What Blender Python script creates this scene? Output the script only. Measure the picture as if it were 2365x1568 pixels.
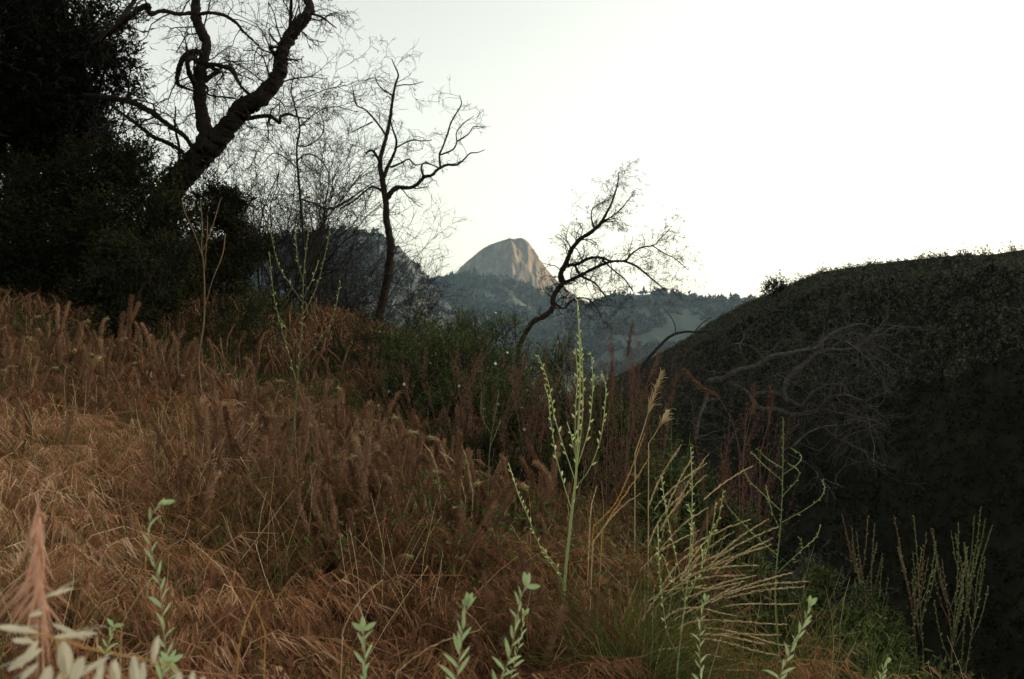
import bpy, math, random
import numpy as np
from mathutils import Vector, Matrix

rng = np.random.default_rng(11)
random.seed(11)
for o in list(bpy.data.objects):
    bpy.data.objects.remove(o)
scene = bpy.context.scene

# ------------------------------------------------------------------ camera, sky, sun, exposure
FPX = 2102.0                      # focal length in units of a 2365 x 1568 picture
cam_d = bpy.data.cameras.new('camera')
cam_d.sensor_width = 36.0
cam_d.lens = 36.0 * FPX / 2365.0
cam_d.clip_start = 0.05
cam_d.clip_end = 20000
cam_d.dof.use_dof = True
cam_d.dof.focus_distance = 4.2
cam_d.dof.aperture_fstop = 8.0
cam = bpy.data.objects.new('camera', cam_d)
cam.location = (0, 0, 0)
cam.rotation_euler = (math.radians(90), 0, 0)
scene.collection.objects.link(cam)
scene.camera = cam

SUN_AZ, SUN_EL = math.radians(70), math.radians(7.0)     # azimuth clockwise from +Y
world = bpy.data.worlds.new('World')
scene.world = world
world.use_nodes = True
nt = world.node_tree
nt.nodes.clear()
sky = nt.nodes.new('ShaderNodeTexSky')
sky.sky_type = 'NISHITA'
sky.sun_disc = False
sky.sun_elevation = SUN_EL
sky.sun_rotation = SUN_AZ
sky.altitude = 600
sky.air_density = 1.0
sky.dust_density = 4.0
sky.ozone_density = 1.0
hs = nt.nodes.new('ShaderNodeHueSaturation')
hs.inputs['Saturation'].default_value = 0.35
bg = nt.nodes.new('ShaderNodeBackground')
bg.inputs['Strength'].default_value = 0.15
out = nt.nodes.new('ShaderNodeOutputWorld')
wb = nt.nodes.new('ShaderNodeMix'); wb.data_type = 'RGBA'; wb.blend_type = 'MULTIPLY'
wb.inputs[0].default_value = 1.0; wb.inputs[7].default_value = (1.07, 1.01, .86, 1)
nt.links.new(sky.outputs[0], hs.inputs['Color'])
nt.links.new(hs.outputs[0], wb.inputs[6])
nt.links.new(wb.outputs[2], bg.inputs['Color'])
nt.links.new(bg.outputs[0], out.inputs['Surface'])

sun_d = bpy.data.lights.new('sun', 'SUN')
sun_d.energy = 3.5
sun_d.angle = math.radians(0.6)
sun_d.color = (1.0, 0.72, 0.45)
sun = bpy.data.objects.new('sun', sun_d)
sdir = Vector((math.sin(SUN_AZ) * math.cos(SUN_EL), math.cos(SUN_AZ) * math.cos(SUN_EL), math.sin(SUN_EL)))
sun.rotation_euler = sdir.to_track_quat('Z', 'Y').to_euler()
sun.location = (60, 30, 60)
scene.collection.objects.link(sun)

vs = scene.view_settings
vs.view_transform = 'Standard'
vs.look = 'None'
vs.gamma = 1.0
vs.use_curve_mapping = False
vs.exposure = 1.72
scene.render.engine = 'CYCLES'
scene.cycles.max_bounces = 8
scene.cycles.diffuse_bounces = 4
scene.cycles.glossy_bounces = 2
scene.cycles.transmission_bounces = 3
scene.cycles.volume_bounces = 0

# ------------------------------------------------------------------ helpers
COL = scene.collection

def props(o, label=None, cat=None, group=None, kind=None):
    if label: o['label'] = label
    if cat: o['category'] = cat
    if group: o['group'] = group
    if kind: o['kind'] = kind
    return o

def empty(name, loc, label=None, cat=None, group=None):
    o = bpy.data.objects.new(name, None)
    o.location = loc
    o.empty_display_size = 0.05
    COL.objects.link(o)
    return props(o, label, cat, group)

def norm(a):
    return a / np.maximum(np.linalg.norm(a, axis=-1, keepdims=True), 1e-9)

class MB:
    """collects geometry for ONE mesh"""
    def __init__(self):
        self.V, self.Q, self.T, self.A, self.n = [], [], [], [], 0
    def add(self, V, quads=None, tris=None, attr=None):
        V = np.asarray(V, float).reshape(-1, 3)
        self.V.append(V)
        self.A.append(np.zeros(len(V)) if attr is None else np.asarray(attr, float).reshape(-1))
        if quads is not None and len(quads): self.Q.append(np.asarray(quads).reshape(-1, 4) + self.n)
        if tris is not None and len(tris): self.T.append(np.asarray(tris).reshape(-1, 3) + self.n)
        self.n += len(V)
        return self
    def tubes(self, P, R, k=4, attr=None, knob=0):
        P = np.asarray(P, float); R = np.asarray(R, float)
        if P.ndim == 2: P = P[None]; R = R[None]
        N, n = P.shape[:2]
        T = norm(np.gradient(P, axis=1))
        ov = norm(P[:, -1] - P[:, 0])
        ref = np.where(np.abs(ov[:, 2:3]) < 0.75, np.array([[0, 0, 1.0]]), np.array([[0.35, 0.94, 0.0]]))
        A = norm(np.cross(T, ref[:, None, :])); B = np.cross(T, A)
        th = np.arange(k) * 2 * math.pi / k
        kn = 1.0 if not knob else (1 + knob * rng.normal(size=(N, n, k)) + knob * 1.3 * np.repeat(rng.normal(size=(N, 1, k)), n, 1))[..., None]
        ring = P[:, :, None, :] + R[:, :, None, None] * kn * (np.cos(th)[None, None, :, None] * A[:, :, None, :] + np.sin(th)[None, None, :, None] * B[:, :, None, :])
        i = np.arange(N)[:, None, None]; j = np.arange(n - 1)[None, :, None]; s = np.arange(k)[None, None, :]
        a = (i * n + j) * k + s; b = (i * n + j) * k + (s + 1) % k
        q = np.stack([a, b, b + k, a + k], -1).reshape(-1, 4)
        at = None
        if attr is not None:
            at = np.repeat(np.broadcast_to(attr, (N, n))[:, :, None], k, 2)
        return self.add(ring, q, attr=at)
    def ribbons(self, P, W, side=None, attr=None):
        P = np.asarray(P, float); N, n = P.shape[:2]
        W = np.broadcast_to(W, (N, n))
        T = norm(np.gradient(P, axis=1))
        if side is None: side = rng.normal(size=(N, 3))
        S = norm(np.cross(T, side[:, None, :]))
        V = np.stack([P - S * W[..., None] / 2, P + S * W[..., None] / 2], 2)
        i = np.arange(N)[:, None]; j = np.arange(n - 1)[None]
        a = (i * n + j) * 2
        q = np.stack([a, a + 1, a + 3, a + 2], -1).reshape(-1, 4)
        at = None
        if attr is not None: at = np.repeat(np.broadcast_to(attr, (N, n))[:, :, None], 2, 2)
        return self.add(V, q, attr=at)
    def leaves(self, pos, d, L, W, up=None, fold=0.25, attr=None, tri=False):
        """pointed leaves, two triangles each, folded along the midrib"""
        pos = np.asarray(pos, float); N = len(pos)
        d = norm(d)
        if up is None: up = rng.normal(size=(N, 3)) + np.array([0, 0, 0.6])
        S = norm(np.cross(d, up)); U = np.cross(S, d)
        L = np.broadcast_to(L, (N,))[:, None]; W = np.broadcast_to(W, (N,))[:, None]
        if tri:       # a single pointed sliver for leaves only a pixel or two across
            V = np.stack([pos - S * W / 2, pos + S * W / 2, pos + d * L], 1)
            at = None if attr is None else np.repeat(np.asarray(attr)[:, None], 3, 1)
            return self.add(V, tris=np.arange(N * 3).reshape(-1, 3), attr=at)
        mid = pos + d * L * 0.45 + U * L * fold * 0.5
        V = np.stack([pos, mid - S * W / 2, pos + d * L, mid + S * W / 2], 1)
        a = np.arange(N)[:, None] * 4
        t = np.concatenate([np.stack([a, a + 2, a + 1], -1), np.stack([a, a + 3, a + 2], -1)], 1).reshape(-1, 3)
        at = None if attr is None else np.repeat(np.asarray(attr)[:, None], 4, 1)
        return self.add(V, tris=t, attr=at)
    def blade(self, pos, d, up, L, W, curl=0.2, n=6, fold=0.15):
        """one broad leaf with midrib: 3 x n grid"""
        d = norm(np.asarray(d, float)); up = np.asarray(up, float)
        S = norm(np.cross(d, up)); U = np.cross(S, d)
        t = np.linspace(0, 1, n)
        w = W * 0.5 * np.sin(np.pi * np.clip(t * 0.93 + 0.05, 0, 1)) ** 0.75
        c = np.asarray(pos)[None] + d[None] * (L * t)[:, None] - U[None] * (curl * L * t ** 2)[:, None]
        Lf = c - S[None] * w[:, None] + U[None] * (w * fold * 2)[:, None]
        Rt = c + S[None] * w[:, None] + U[None] * (w * fold * 2)[:, None]
        V = np.stack([Lf, c, Rt], 1)
        q = []
        for j in range(n - 1):
            for s in range(2):
                a = j * 3 + s
                q.append((a, a + 1, a + 4, a + 3))
        return self.add(V, q, attr=np.repeat(t, 3))
    def grid(self, V):
        ny, nx = V.shape[:2]
        i = np.arange(ny - 1)[:, None]; j = np.arange(nx - 1)[None]
        a = i * nx + j
        return self.add(V, np.stack([a, a + 1, a + nx + 1, a + nx], -1).reshape(-1, 4))
    def mesh(self, name, mat, smooth=True):
        me = bpy.data.meshes.new(name)
        V = np.concatenate(self.V); A = np.concatenate(self.A)
        me.vertices.add(len(V)); me.vertices.foreach_set('co', V.astype(np.float32).ravel())
        loops, starts = [], []
        off = 0
        if self.Q:
            q = np.concatenate(self.Q); loops.append(q.ravel()); starts.append(np.arange(len(q)) * 4); off = len(q) * 4
        if self.T:
            t = np.concatenate(self.T); loops.append(t.ravel()); starts.append(off + np.arange(len(t)) * 3)
        loops = np.concatenate(loops).astype(np.int32); starts = np.concatenate(starts).astype(np.int32)
        me.loops.add(len(loops)); me.loops.foreach_set('vertex_index', loops)
        me.polygons.add(len(starts)); me.polygons.foreach_set('loop_start', starts)
        if smooth: me.polygons.foreach_set('use_smooth', np.ones(len(starts), bool))
        at = me.attributes.new('t', 'FLOAT', 'POINT'); at.data.foreach_set('value', A.astype(np.float32))
        me.update(calc_edges=True)
        me.materials.append(mat)
        return me
    def build(self, name, mat, parent=None, kind=None, smooth=True):
        if not self.V: return None
        o = bpy.data.objects.new(name, None if False else self.mesh(name, mat, smooth))
        COL.objects.link(o)
        if parent is not None:
            o.parent = parent
            o.matrix_parent_inverse = Matrix.Translation(parent.location).inverted()
        if kind: o['kind'] = kind
        return o

def ray(px, py, y):
    """point at depth y seen at (px, py) of the 2365 x 1568 picture"""
    return np.array([(px - 1182.5) / FPX * y, y, (784 - py) / FPX * y])

def cr(pts, n):
    """Catmull-Rom resample of (m, c) control rows"""
    p = np.asarray(pts, float); m = len(p)
    if m == 2: p = np.array([p[0], (p[0] + p[1]) / 2, p[1]]); m = 3
    q = np.vstack([2 * p[0] - p[1], p, 2 * p[-1] - p[-2]])
    u = np.linspace(0, m - 1 - 1e-6, n); i = u.astype(int); f = (u - i)[:, None]
    a, b, c, d = q[i], q[i + 1], q[i + 2], q[i + 3]
    return 0.5 * ((2 * b) + (-a + c) * f + (2 * a - 5 * b + 4 * c - d) * f ** 2 + (-a + 3 * b - 3 * c + d) * f ** 3)

# value noise (numpy), used for terrain only
_perm = np.random.default_rng(5).random((256, 256))
def vnoise(x, y):
    xi = np.floor(x).astype(int); yi = np.floor(y).astype(int)
    fx = x - xi; fy = y - yi
    fx = fx * fx * (3 - 2 * fx); fy = fy * fy * (3 - 2 * fy)
    g = lambda a, b: _perm[a & 255, b & 255]
    return (g(xi, yi) * (1 - fx) + g(xi + 1, yi) * fx) * (1 - fy) + (g(xi, yi + 1) * (1 - fx) + g(xi + 1, yi + 1) * fx) * fy - 0.5
def fbm(x, y, o=5, g=0.5):
    s = 0; a = 1.0
    for k in range(o):
        s = s + a * vnoise(x * 2 ** k + 17.3 * k, y * 2 ** k - 9.1 * k); a *= g
    return s

# ------------------------------------------------------------------ materials
def material(name, cols, rough=0.75, trans=0.0, spec=0.06, noise=None, noise_mix=0.5, tip=None, bump=None, island=True, stretch=None, tmix=0.0, omix=0.0):
    """cols: colours picked per loose piece; tip: (colour, from, to) along attribute t; noise: scale of mottling"""
    m = bpy.data.materials.new(name); m.use_nodes = True
    nt = m.node_tree; N = nt.nodes; Lk = nt.links
    N.clear()
    o = N.new('ShaderNodeOutputMaterial'); b = N.new('ShaderNodeBsdfPrincipled')
    b.inputs['Roughness'].default_value = rough
    b.inputs['Specular IOR Level'].default_value = spec
    ramp = N.new('ShaderNodeValToRGB')
    el = ramp.color_ramp.elements
    while len(el) < len(cols): el.new(0.5)
    for i, c in enumerate(cols):
        el[i].position = i / max(1, len(cols) - 1); el[i].color = (*c, 1)
    if noise:
        tc = N.new('ShaderNodeTexCoord'); nz = N.new('ShaderNodeTexNoise')
        nz.inputs['Scale'].default_value = noise; nz.inputs['Detail'].default_value = 6; nz.inputs['Roughness'].default_value = 0.65
        if stretch:
            mp = N.new('ShaderNodeMapping'); mp.inputs['Scale'].default_value = stretch
            Lk.new(tc.outputs['Object'], mp.inputs['Vector']); Lk.new(mp.outputs[0], nz.inputs['Vector'])
        else:
            Lk.new(tc.outputs['Object'], nz.inputs['Vector'])
        mr = N.new('ShaderNodeMapRange'); mr.inputs[1].default_value = 0.3; mr.inputs[2].default_value = 0.7
        Lk.new(nz.outputs[0], mr.inputs[0])
    if island:
        g = N.new('ShaderNodeNewGeometry'); fac = g.outputs['Random Per Island']
        if noise:
            mx = N.new('ShaderNodeMix'); mx.data_type = 'FLOAT'
            mx.inputs[0].default_value = noise_mix
            Lk.new(fac, mx.inputs[2]); Lk.new(mr.outputs[0], mx.inputs[3]); fac = mx.outputs[0]
    else:
        fac = mr.outputs[0]
    for amt, kind in ((tmix, 't'), (omix, 'o')):      # tint shared by a whole tuft (attribute) or a whole plant (object)
        if amt:
            if kind == 't':
                src = N.new('ShaderNodeAttribute'); src.attribute_name = 't'; so = src.outputs['Fac']
            else:
                src = N.new('ShaderNodeObjectInfo'); so = src.outputs['Random']
            mx = N.new('ShaderNodeMix'); mx.data_type = 'FLOAT'; mx.inputs[0].default_value = amt
            Lk.new(fac, mx.inputs[2]); Lk.new(so, mx.inputs[3]); fac = mx.outputs[0]
    Lk.new(fac, ramp.inputs[0])
    c = ramp.outputs[0]
    if tip:
        at = N.new('ShaderNodeAttribute'); at.attribute_name = 't'
        r2 = N.new('ShaderNodeMapRange'); r2.inputs[1].default_value = tip[1]; r2.inputs[2].default_value = tip[2]
        Lk.new(at.outputs['Fac'], r2.inputs[0])
        mc = N.new('ShaderNodeMix'); mc.data_type = 'RGBA'
        Lk.new(r2.outputs[0], mc.inputs[0]); Lk.new(c, mc.inputs[6]); mc.inputs[7].default_value = (*tip[0], 1)
        c = mc.outputs[2]
    Lk.new(c, b.inputs['Base Color'])
    if bump and noise:
        bp = N.new('ShaderNodeBump'); bp.inputs['Strength'].default_value = bump; bp.inputs['Distance'].default_value = 0.02
        Lk.new(nz.outputs[0], bp.inputs['Height']); Lk.new(bp.outputs[0], b.inputs['Normal'])
    if trans > 0:
        tr = N.new('ShaderNodeBsdfTranslucent'); ms = N.new('ShaderNodeMixShader'); ms.inputs[0].default_value = trans
        Lk.new(c, tr.inputs['Color']); Lk.new(b.outputs[0], ms.inputs[1]); Lk.new(tr.outputs[0], ms.inputs[2])
        Lk.new(ms.outputs[0], o.inputs['Surface'])
    else:
        Lk.new(b.outputs[0], o.inputs['Surface'])
    return m

M = {}
M['soil'] = material('soil', [(.025, .015, .009), (.05, .03, .018), (.09, .055, .03)], .95, noise=3.0, island=False, bump=.6)
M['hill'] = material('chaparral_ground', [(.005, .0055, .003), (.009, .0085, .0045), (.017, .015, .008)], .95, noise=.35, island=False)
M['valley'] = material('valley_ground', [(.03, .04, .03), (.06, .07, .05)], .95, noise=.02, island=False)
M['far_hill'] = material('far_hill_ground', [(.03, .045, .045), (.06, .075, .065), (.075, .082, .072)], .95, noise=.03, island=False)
M['granite'] = material('granite', [(.032, .026, .019), (.085, .066, .045), (.17, .128, .082)], .9, noise=.05, island=False, stretch=(1, 1, .22))
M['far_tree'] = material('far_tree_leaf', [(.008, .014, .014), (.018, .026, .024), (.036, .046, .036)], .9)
M['bark'] = material('dark_bark', [(.012, .010, .009), (.030, .023, .018), (.06, .042, .03)], .9, noise=14, noise_mix=.8, bump=.8)
M['twig'] = material('dark_twig', [(.020, .018, .017), (.045, .038, .034)], .85)
M['dead_wood'] = material('weathered_dead_wood', [(.026, .023, .020), (.062, .055, .048), (.14, .125, .112)], .9, noise=16, noise_mix=.8, bump=.6)
M['grey_twig'] = material('grey_twig', [(.045, .042, .038), (.11, .10, .09)], .85)
M['evergreen'] = material('evergreen_leaf', [(.005, .008, .004), (.012, .016, .007), (.022, .025, .010)], .7, trans=.1)
M['oak_leaf'] = material('scrub_leaf', [(.010, .014, .006), (.024, .029, .011), (.055, .052, .018)], .65, trans=.12)
M['shrub_leaf'] = material('shrub_leaf', [(.034, .052, .015), (.07, .10, .027), (.15, .17, .055)], .6, trans=.2)
M['mid_leaf'] = material('olive_leaf', [(.018, .026, .009), (.04, .052, .017), (.085, .09, .032)], .7, trans=.2)
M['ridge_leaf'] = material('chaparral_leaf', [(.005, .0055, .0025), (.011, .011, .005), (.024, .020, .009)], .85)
M['glare_leaf'] = material('glare_scrub_leaf', [(.028, .031, .018), (.066, .070, .042), (.12, .118, .072)], .85)  # glare near the ridge painted in as paler leaf colours
M['flower'] = material('white_flower', [(.7, .7, .62), (.8, .8, .76)], .7, trans=.2)
M['brome'] = material('dry_brome', [(.058, .050, .020), (.145, .074, .036), (.33, .162, .084), (.51, .29, .165), (.84, .65, .45)], .7, trans=.5, tmix=.55)
M['straw'] = material('straw', [(.46, .31, .15), (.64, .48, .26), (.78, .64, .40)], .7, trans=.2)
M['green_grass'] = material('green_grass', [(.05, .07, .017), (.11, .135, .035), (.25, .24, .08)], .6, trans=.35)
M['fuzzy'] = material('fuzzy_spike', [(.07, .036, .020), (.23, .125, .072), (.48, .31, .195)], .95, omix=.3, noise=120, noise_mix=.3, tip=((.36, .32, .15), .93, 1.0))
M['fuzzy_plain'] = material('fuzzy_spike_plain', [(.07, .036, .020), (.23, .125, .072), (.48, .31, .195)], .95, omix=.3, noise=120, noise_mix=.3)
M['brown_weed'] = material('brown_weed', [(.035, .024, .010), (.10, .055, .024), (.20, .115, .055)], .85, trans=.3)
M['red_weed'] = material('red_weed', [(.07, .034, .024), (.15, .075, .052), (.24, .14, .10)], .8)
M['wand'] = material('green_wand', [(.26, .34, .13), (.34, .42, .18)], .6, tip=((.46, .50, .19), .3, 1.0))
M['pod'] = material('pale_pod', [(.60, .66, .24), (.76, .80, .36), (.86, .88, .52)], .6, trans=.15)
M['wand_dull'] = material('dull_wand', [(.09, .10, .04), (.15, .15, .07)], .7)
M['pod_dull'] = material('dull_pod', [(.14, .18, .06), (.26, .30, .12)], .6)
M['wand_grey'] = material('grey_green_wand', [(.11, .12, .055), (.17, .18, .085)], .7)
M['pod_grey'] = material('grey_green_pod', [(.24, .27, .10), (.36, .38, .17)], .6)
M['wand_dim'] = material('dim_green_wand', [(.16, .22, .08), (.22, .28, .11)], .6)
M['wand_pink'] = material('pinkish_wand', [(.16, .10, .06), (.22, .15, .09)], .7)
M['blue_leaf'] = material('blue_green_leaf', [(.26, .40, .15), (.46, .60, .28), (.70, .80, .46)], .55, trans=.4)
M['red_stem'] = material('reddish_stem', [(.34, .22, .16), (.42, .30, .20)], .6)
M['husk'] = material('pale_husk', [(.74, .64, .44), (.86, .78, .58), (.90, .86, .70)], .6, trans=.45)
M['plume'] = material('pink_plume', [(.52, .24, .16), (.76, .44, .30), (.90, .68, .52)], .7, trans=.25)
M['orange_stem'] = material('orange_stem', [(.50, .28, .08), (.58, .36, .13)], .6)

# ------------------------------------------------------------------ terrain
def G(x, y):
    x = np.asarray(x, float); y = np.asarray(y, float)
    xx = np.where(x < -9, -9 + (x + 9) * 0.6, x)
    z = -1.12 - 0.20 * xx - 0.006 * y
    d = np.maximum(x - 2.0 + 0.22 * y, 0)
    z = z - 0.50 * d ** 1.12 * np.clip(d / 1.2, 0.25, 1)
    d2 = np.maximum(y - 15, 0)
    z = z - np.where(d2 < 20, 0.010 * d2 ** 2, 4 + 0.4 * (d2 - 20))
    z = z + 0.16 * fbm(x * 0.5, y * 0.5, 4) * np.clip((y - 0.5) / 3, 0.2, 1) + 0.62 * np.exp(-((x + 3.3) / 2.6) ** 2 - ((y - 12.5) / 4.0) ** 2) + 0.55 * fbm(x * 0.23 + 5, y * 0.23, 2) * np.clip((y - 3.5) / 5, 0, 1)
    return np.maximum(z, -38)

b = MB()
xs = np.concatenate([np.linspace(-70, -12, 22), np.linspace(-11.7, 14, 110), np.linspace(15, 60, 20)])
ys = np.concatenate([np.linspace(-25, -1, 14), np.linspace(-.7, 26, 110), np.linspace(27, 95, 26)])
X, Y = np.meshgrid(xs, ys)
b.grid(np.stack([X, Y, G(X, Y)], -1))
props(b.build('hillside', M['soil']), kind='structure')

b = MB()
rr = np.concatenate([[0.1], np.geomspace(20, 5200, 30)]); aa = np.linspace(0, 2 * math.pi, 73)
Rr, Aa = np.meshgrid(rr, aa)
b.grid(np.stack([Rr * np.cos(Aa), Rr * np.sin(Aa), np.full_like(Rr, -39.0)], -1))
props(b.build('valley_ground', M['valley']), kind='structure')

# right-hand hill: ridge line and foot line in metres, lofted
ridge_px = [(1350, 905, 175), (1450, 855, 165), (1560, 795, 155), (1640, 745, 145), (1700, 712, 138), (1740, 694, 132), (1800, 668, 126), (1850, 647, 120), (1900, 628, 116), (2000, 614, 110), (2100, 600, 104), (2200, 588, 99), (2365, 572, 92)]
ridge = [ray(*p) for p in ridge_px] + [np.array(v, float) for v in [(75, 88, 14), (110, 80, 23), (160, 62, 36), (210, 20, 52), (240, -60, 62), (240, -160, 66)]]
foot = [np.array(v, float) for v in [(5, 120, -38), (8, 108, -38), (11, 96, -38), (14, 84, -37), (17, 72, -35), (19, 64, -33), (21, 56, -31), (23, 50, -30), (25, 44, -29), (26, 38, -27), (27, 33, -25), (28, 29, -23), (30, 24, -21), (32, 18, -20), (35, 10, -19), (40, 0, -19), (50, -15, -19), (60, -60, -19), (60, -160, -19)]]
NS, NT = 260, 110
RI = cr(ridge, NS); FO = cr(foot, NS)
tt = np.concatenate([np.linspace(-0.35, 0, 14, endpoint=False), np.linspace(0, 1, NT - 14)])
HV = np.zeros((NS, NT, 3))
for j, t in enumerate(tt):
    if t < 0:
        p = RI + (RI - FO) * np.array([1, 1, 0]) * (-t)
        p[:, 2] = RI[:, 2] - 22 * (-t / 0.35) ** 1.6
    else:
        p = RI + (FO - RI) * t
        p[:, 2] = RI[:, 2] + (FO[:, 2] - RI[:, 2]) * (0.62 * t + 0.38 * t ** 2)
    HV[:, j] = p
nn = fbm(HV[..., 0] * .06, HV[..., 1] * .06, 5)
HV[..., 2] += nn * 3.2 * np.clip((np.abs(tt))[None] * 5, 0.12, 1)
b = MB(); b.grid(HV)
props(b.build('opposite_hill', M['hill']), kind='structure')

def ridge_hill(name, mat, prof, depth, slope, amp, fq, nx=230, ny=64, base=-38, back=.35, px_pad=0, stri=0, noise_sil=.15):
    """heightfield whose crest follows prof (px, py) at the given depth; falls away in front and behind"""
    prof = np.array(prof, float)
    px = np.linspace(prof[0, 0], prof[-1, 0], nx)
    py = np.interp(px, prof[:, 0], prof[:, 1])
    xc = (px - 1182.5) / FPX * depth; zc = (784 - py) / FPX * depth
    front = (zc.max() - base) / slope
    yy = np.concatenate([np.linspace(-front, 0, ny), np.linspace(0, front * back, ny // 3)[1:]])
    Xg, Yg = np.meshgrid(xc, yy)
    k = np.clip(-yy / front, 0, 1)[:, None]
    fall = np.where(yy < 0, -yy * slope, yy * slope * 1.2)[:, None]
    # shoulders widen as they come down: smooth the profile along x with k
    sm = zc.copy()
    ker = np.hanning(61); ker /= ker.sum()
    sm = np.convolve(np.pad(zc, 30, mode='edge'), ker, 'valid')
    Z = zc[None] * (1 - k) + sm[None] * k - fall
    w = np.clip(np.abs(yy)[:, None] / front * 6, noise_sil, 1)
    Z = Z + amp * w * fbm(Xg * fq, (Yg + depth) * fq, 5, .55) 
    if stri:
        Z = Z + stri * .5 * np.clip(np.abs(yy)[:, None] / front * 14, .1, 1) * fbm(Xg * fq * 4 + 31, Yg * fq * 5, 4, .6)
        Z = Z + stri * np.clip(np.abs(yy)[:, None] / front * 14, .0, 1) * fbm(Xg * fq * 7, Yg * fq * 1.2, 3)
    Z = np.maximum(Z, base)
    V = np.stack([Xg, Yg + depth, Z], -1)
    bb = MB(); bb.grid(V)
    o = bb.build(name, mat); o['kind'] = 'structure'
    return V

peak = [(880, 745), (940, 700), (1000, 660), (1050, 632), (1075, 606), (1090, 593), (1103, 582), (1118, 571), (1132, 563), (1150, 557), (1163, 553), (1170, 552), (1176, 549), (1186, 551), (1196, 550), (1204, 549), (1212, 553), (1222, 561), (1228, 570), (1234, 580), (1241, 588), (1246, 600), (1254, 610), (1262, 622), (1278, 640), (1296, 660), (1318, 678), (1340, 690), (1372, 704), (1420, 730), (1500, 775)]
PEAK = ridge_hill('granite_peak', M['granite'], peak, 2600, .95, 55, .006, 320, 110, back=.5, stri=34, noise_sil=.10)
fore = [(820, 700), (900, 665), (960, 662), (1000, 650), (1050, 640), (1090, 638), (1130, 646), (1180, 656), (1230, 672), (1270, 688), (1310, 704), (1350, 712), (1385, 712), (1430, 735), (1500, 775)]
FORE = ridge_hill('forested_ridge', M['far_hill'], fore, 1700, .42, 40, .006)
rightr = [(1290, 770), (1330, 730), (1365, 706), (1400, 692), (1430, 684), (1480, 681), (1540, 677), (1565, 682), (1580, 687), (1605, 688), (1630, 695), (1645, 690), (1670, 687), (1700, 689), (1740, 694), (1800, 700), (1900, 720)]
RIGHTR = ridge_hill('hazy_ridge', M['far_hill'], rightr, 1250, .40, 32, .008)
midl = [(300, 560), (450, 556), (560, 556), (620, 547), (700, 541), (760, 533), (830, 537), (880, 549), (930, 582), (965, 617), (990, 655), (1020, 690), (1060, 725), (1120, 765), (1180, 790)]
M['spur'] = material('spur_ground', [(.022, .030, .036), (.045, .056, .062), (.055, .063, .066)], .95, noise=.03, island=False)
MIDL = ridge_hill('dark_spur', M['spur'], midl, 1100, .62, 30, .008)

def scatter_on(V, n, hmin, hmax, name, label, cat, mat, per=14, skip=None, leaf=.5, patch=0):
    """low shrubs or trees on a far slope: one uncountable mass of leaf clumps"""
    ny, nx = V.shape[:2]
    i = rng.integers(0, ny - 1, n); j = rng.integers(0, nx - 1, n); f = rng.random((n, 2))
    p = V[i, j] + (V[i + 1, j] - V[i, j]) * f[:, :1] + (V[i, j + 1] - V[i, j]) * f[:, 1:]
    if skip is not None:
        p = p[~skip(p)]
    if patch:
        p = p[fbm(p[:, 0] * patch, p[:, 1] * patch, 4) + .35 * rng.random(len(p)) > .08]
    n = len(p)
    h = hmin + (hmax - hmin) * rng.random(n) ** 2
    pos = np.repeat(p, per, 0); hh = np.repeat(h, per)
    off = norm(rng.normal(size=(n * per, 3))) * (rng.random((n * per, 1)) ** .4)
    off[:, 2] = np.abs(off[:, 2]) * 1.1
    c = pos + off * hh[:, None] * np.array([.55, .55, .9]) 
    d = norm(off + rng.normal(size=off.shape) * .5)
    bb = MB(); bb.leaves(c - d * hh[:, None] * leaf * .4, d, hh * leaf, hh * leaf * .75, tri=True)
    return props(bb.build(name, mat, smooth=False), label, cat, kind='stuff')

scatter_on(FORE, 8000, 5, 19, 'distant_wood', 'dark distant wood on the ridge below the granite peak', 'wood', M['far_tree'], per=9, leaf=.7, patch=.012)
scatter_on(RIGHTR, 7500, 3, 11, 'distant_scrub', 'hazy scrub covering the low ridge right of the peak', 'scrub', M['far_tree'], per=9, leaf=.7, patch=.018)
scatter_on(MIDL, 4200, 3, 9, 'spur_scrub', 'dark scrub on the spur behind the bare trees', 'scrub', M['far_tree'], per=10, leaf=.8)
scatter_on(PEAK[:70], 1800, 8, 18, 'peak_wood', 'trees at the foot of the granite peak', 'wood', M['far_tree'], per=8, leaf=.8, skip=lambda p: p[:, 2] > 150 + 60 * fbm(p[:, 0] * .01, p[:, 1] * .01, 3))
vis = HV[95:, 10:]
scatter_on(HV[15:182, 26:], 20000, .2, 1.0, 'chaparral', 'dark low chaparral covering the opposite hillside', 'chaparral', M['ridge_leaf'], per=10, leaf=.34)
scatter_on(HV[15:182, 9:56], 19000, .2, .75, 'glare_pale_scrub', 'olive scrub along the top of the opposite hill, glare put into its paler colour', 'scrub', M['glare_leaf'], per=9, leaf=.34)  # upper slope lightened by colour to stand in for glare

# ------------------------------------------------------------------ branches
def grow(P0, D0, L0, R0, n=6, jit=.25, trop=(0, 0, 0), taper=.35):
    N = len(P0)
    P = np.zeros((N, n, 3)); P[:, 0] = P0; d = norm(np.asarray(D0, float))
    step = (np.asarray(L0) / (n - 1))[:, None]
    for j in range(1, n):
        d = norm(d + rng.normal(size=(N, 3)) * jit + np.asarray(trop))
        P[:, j] = P[:, j - 1] + d * step
    R = np.asarray(R0)[:, None] * np.linspace(1, taper, n)[None]
    return P, R

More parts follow.
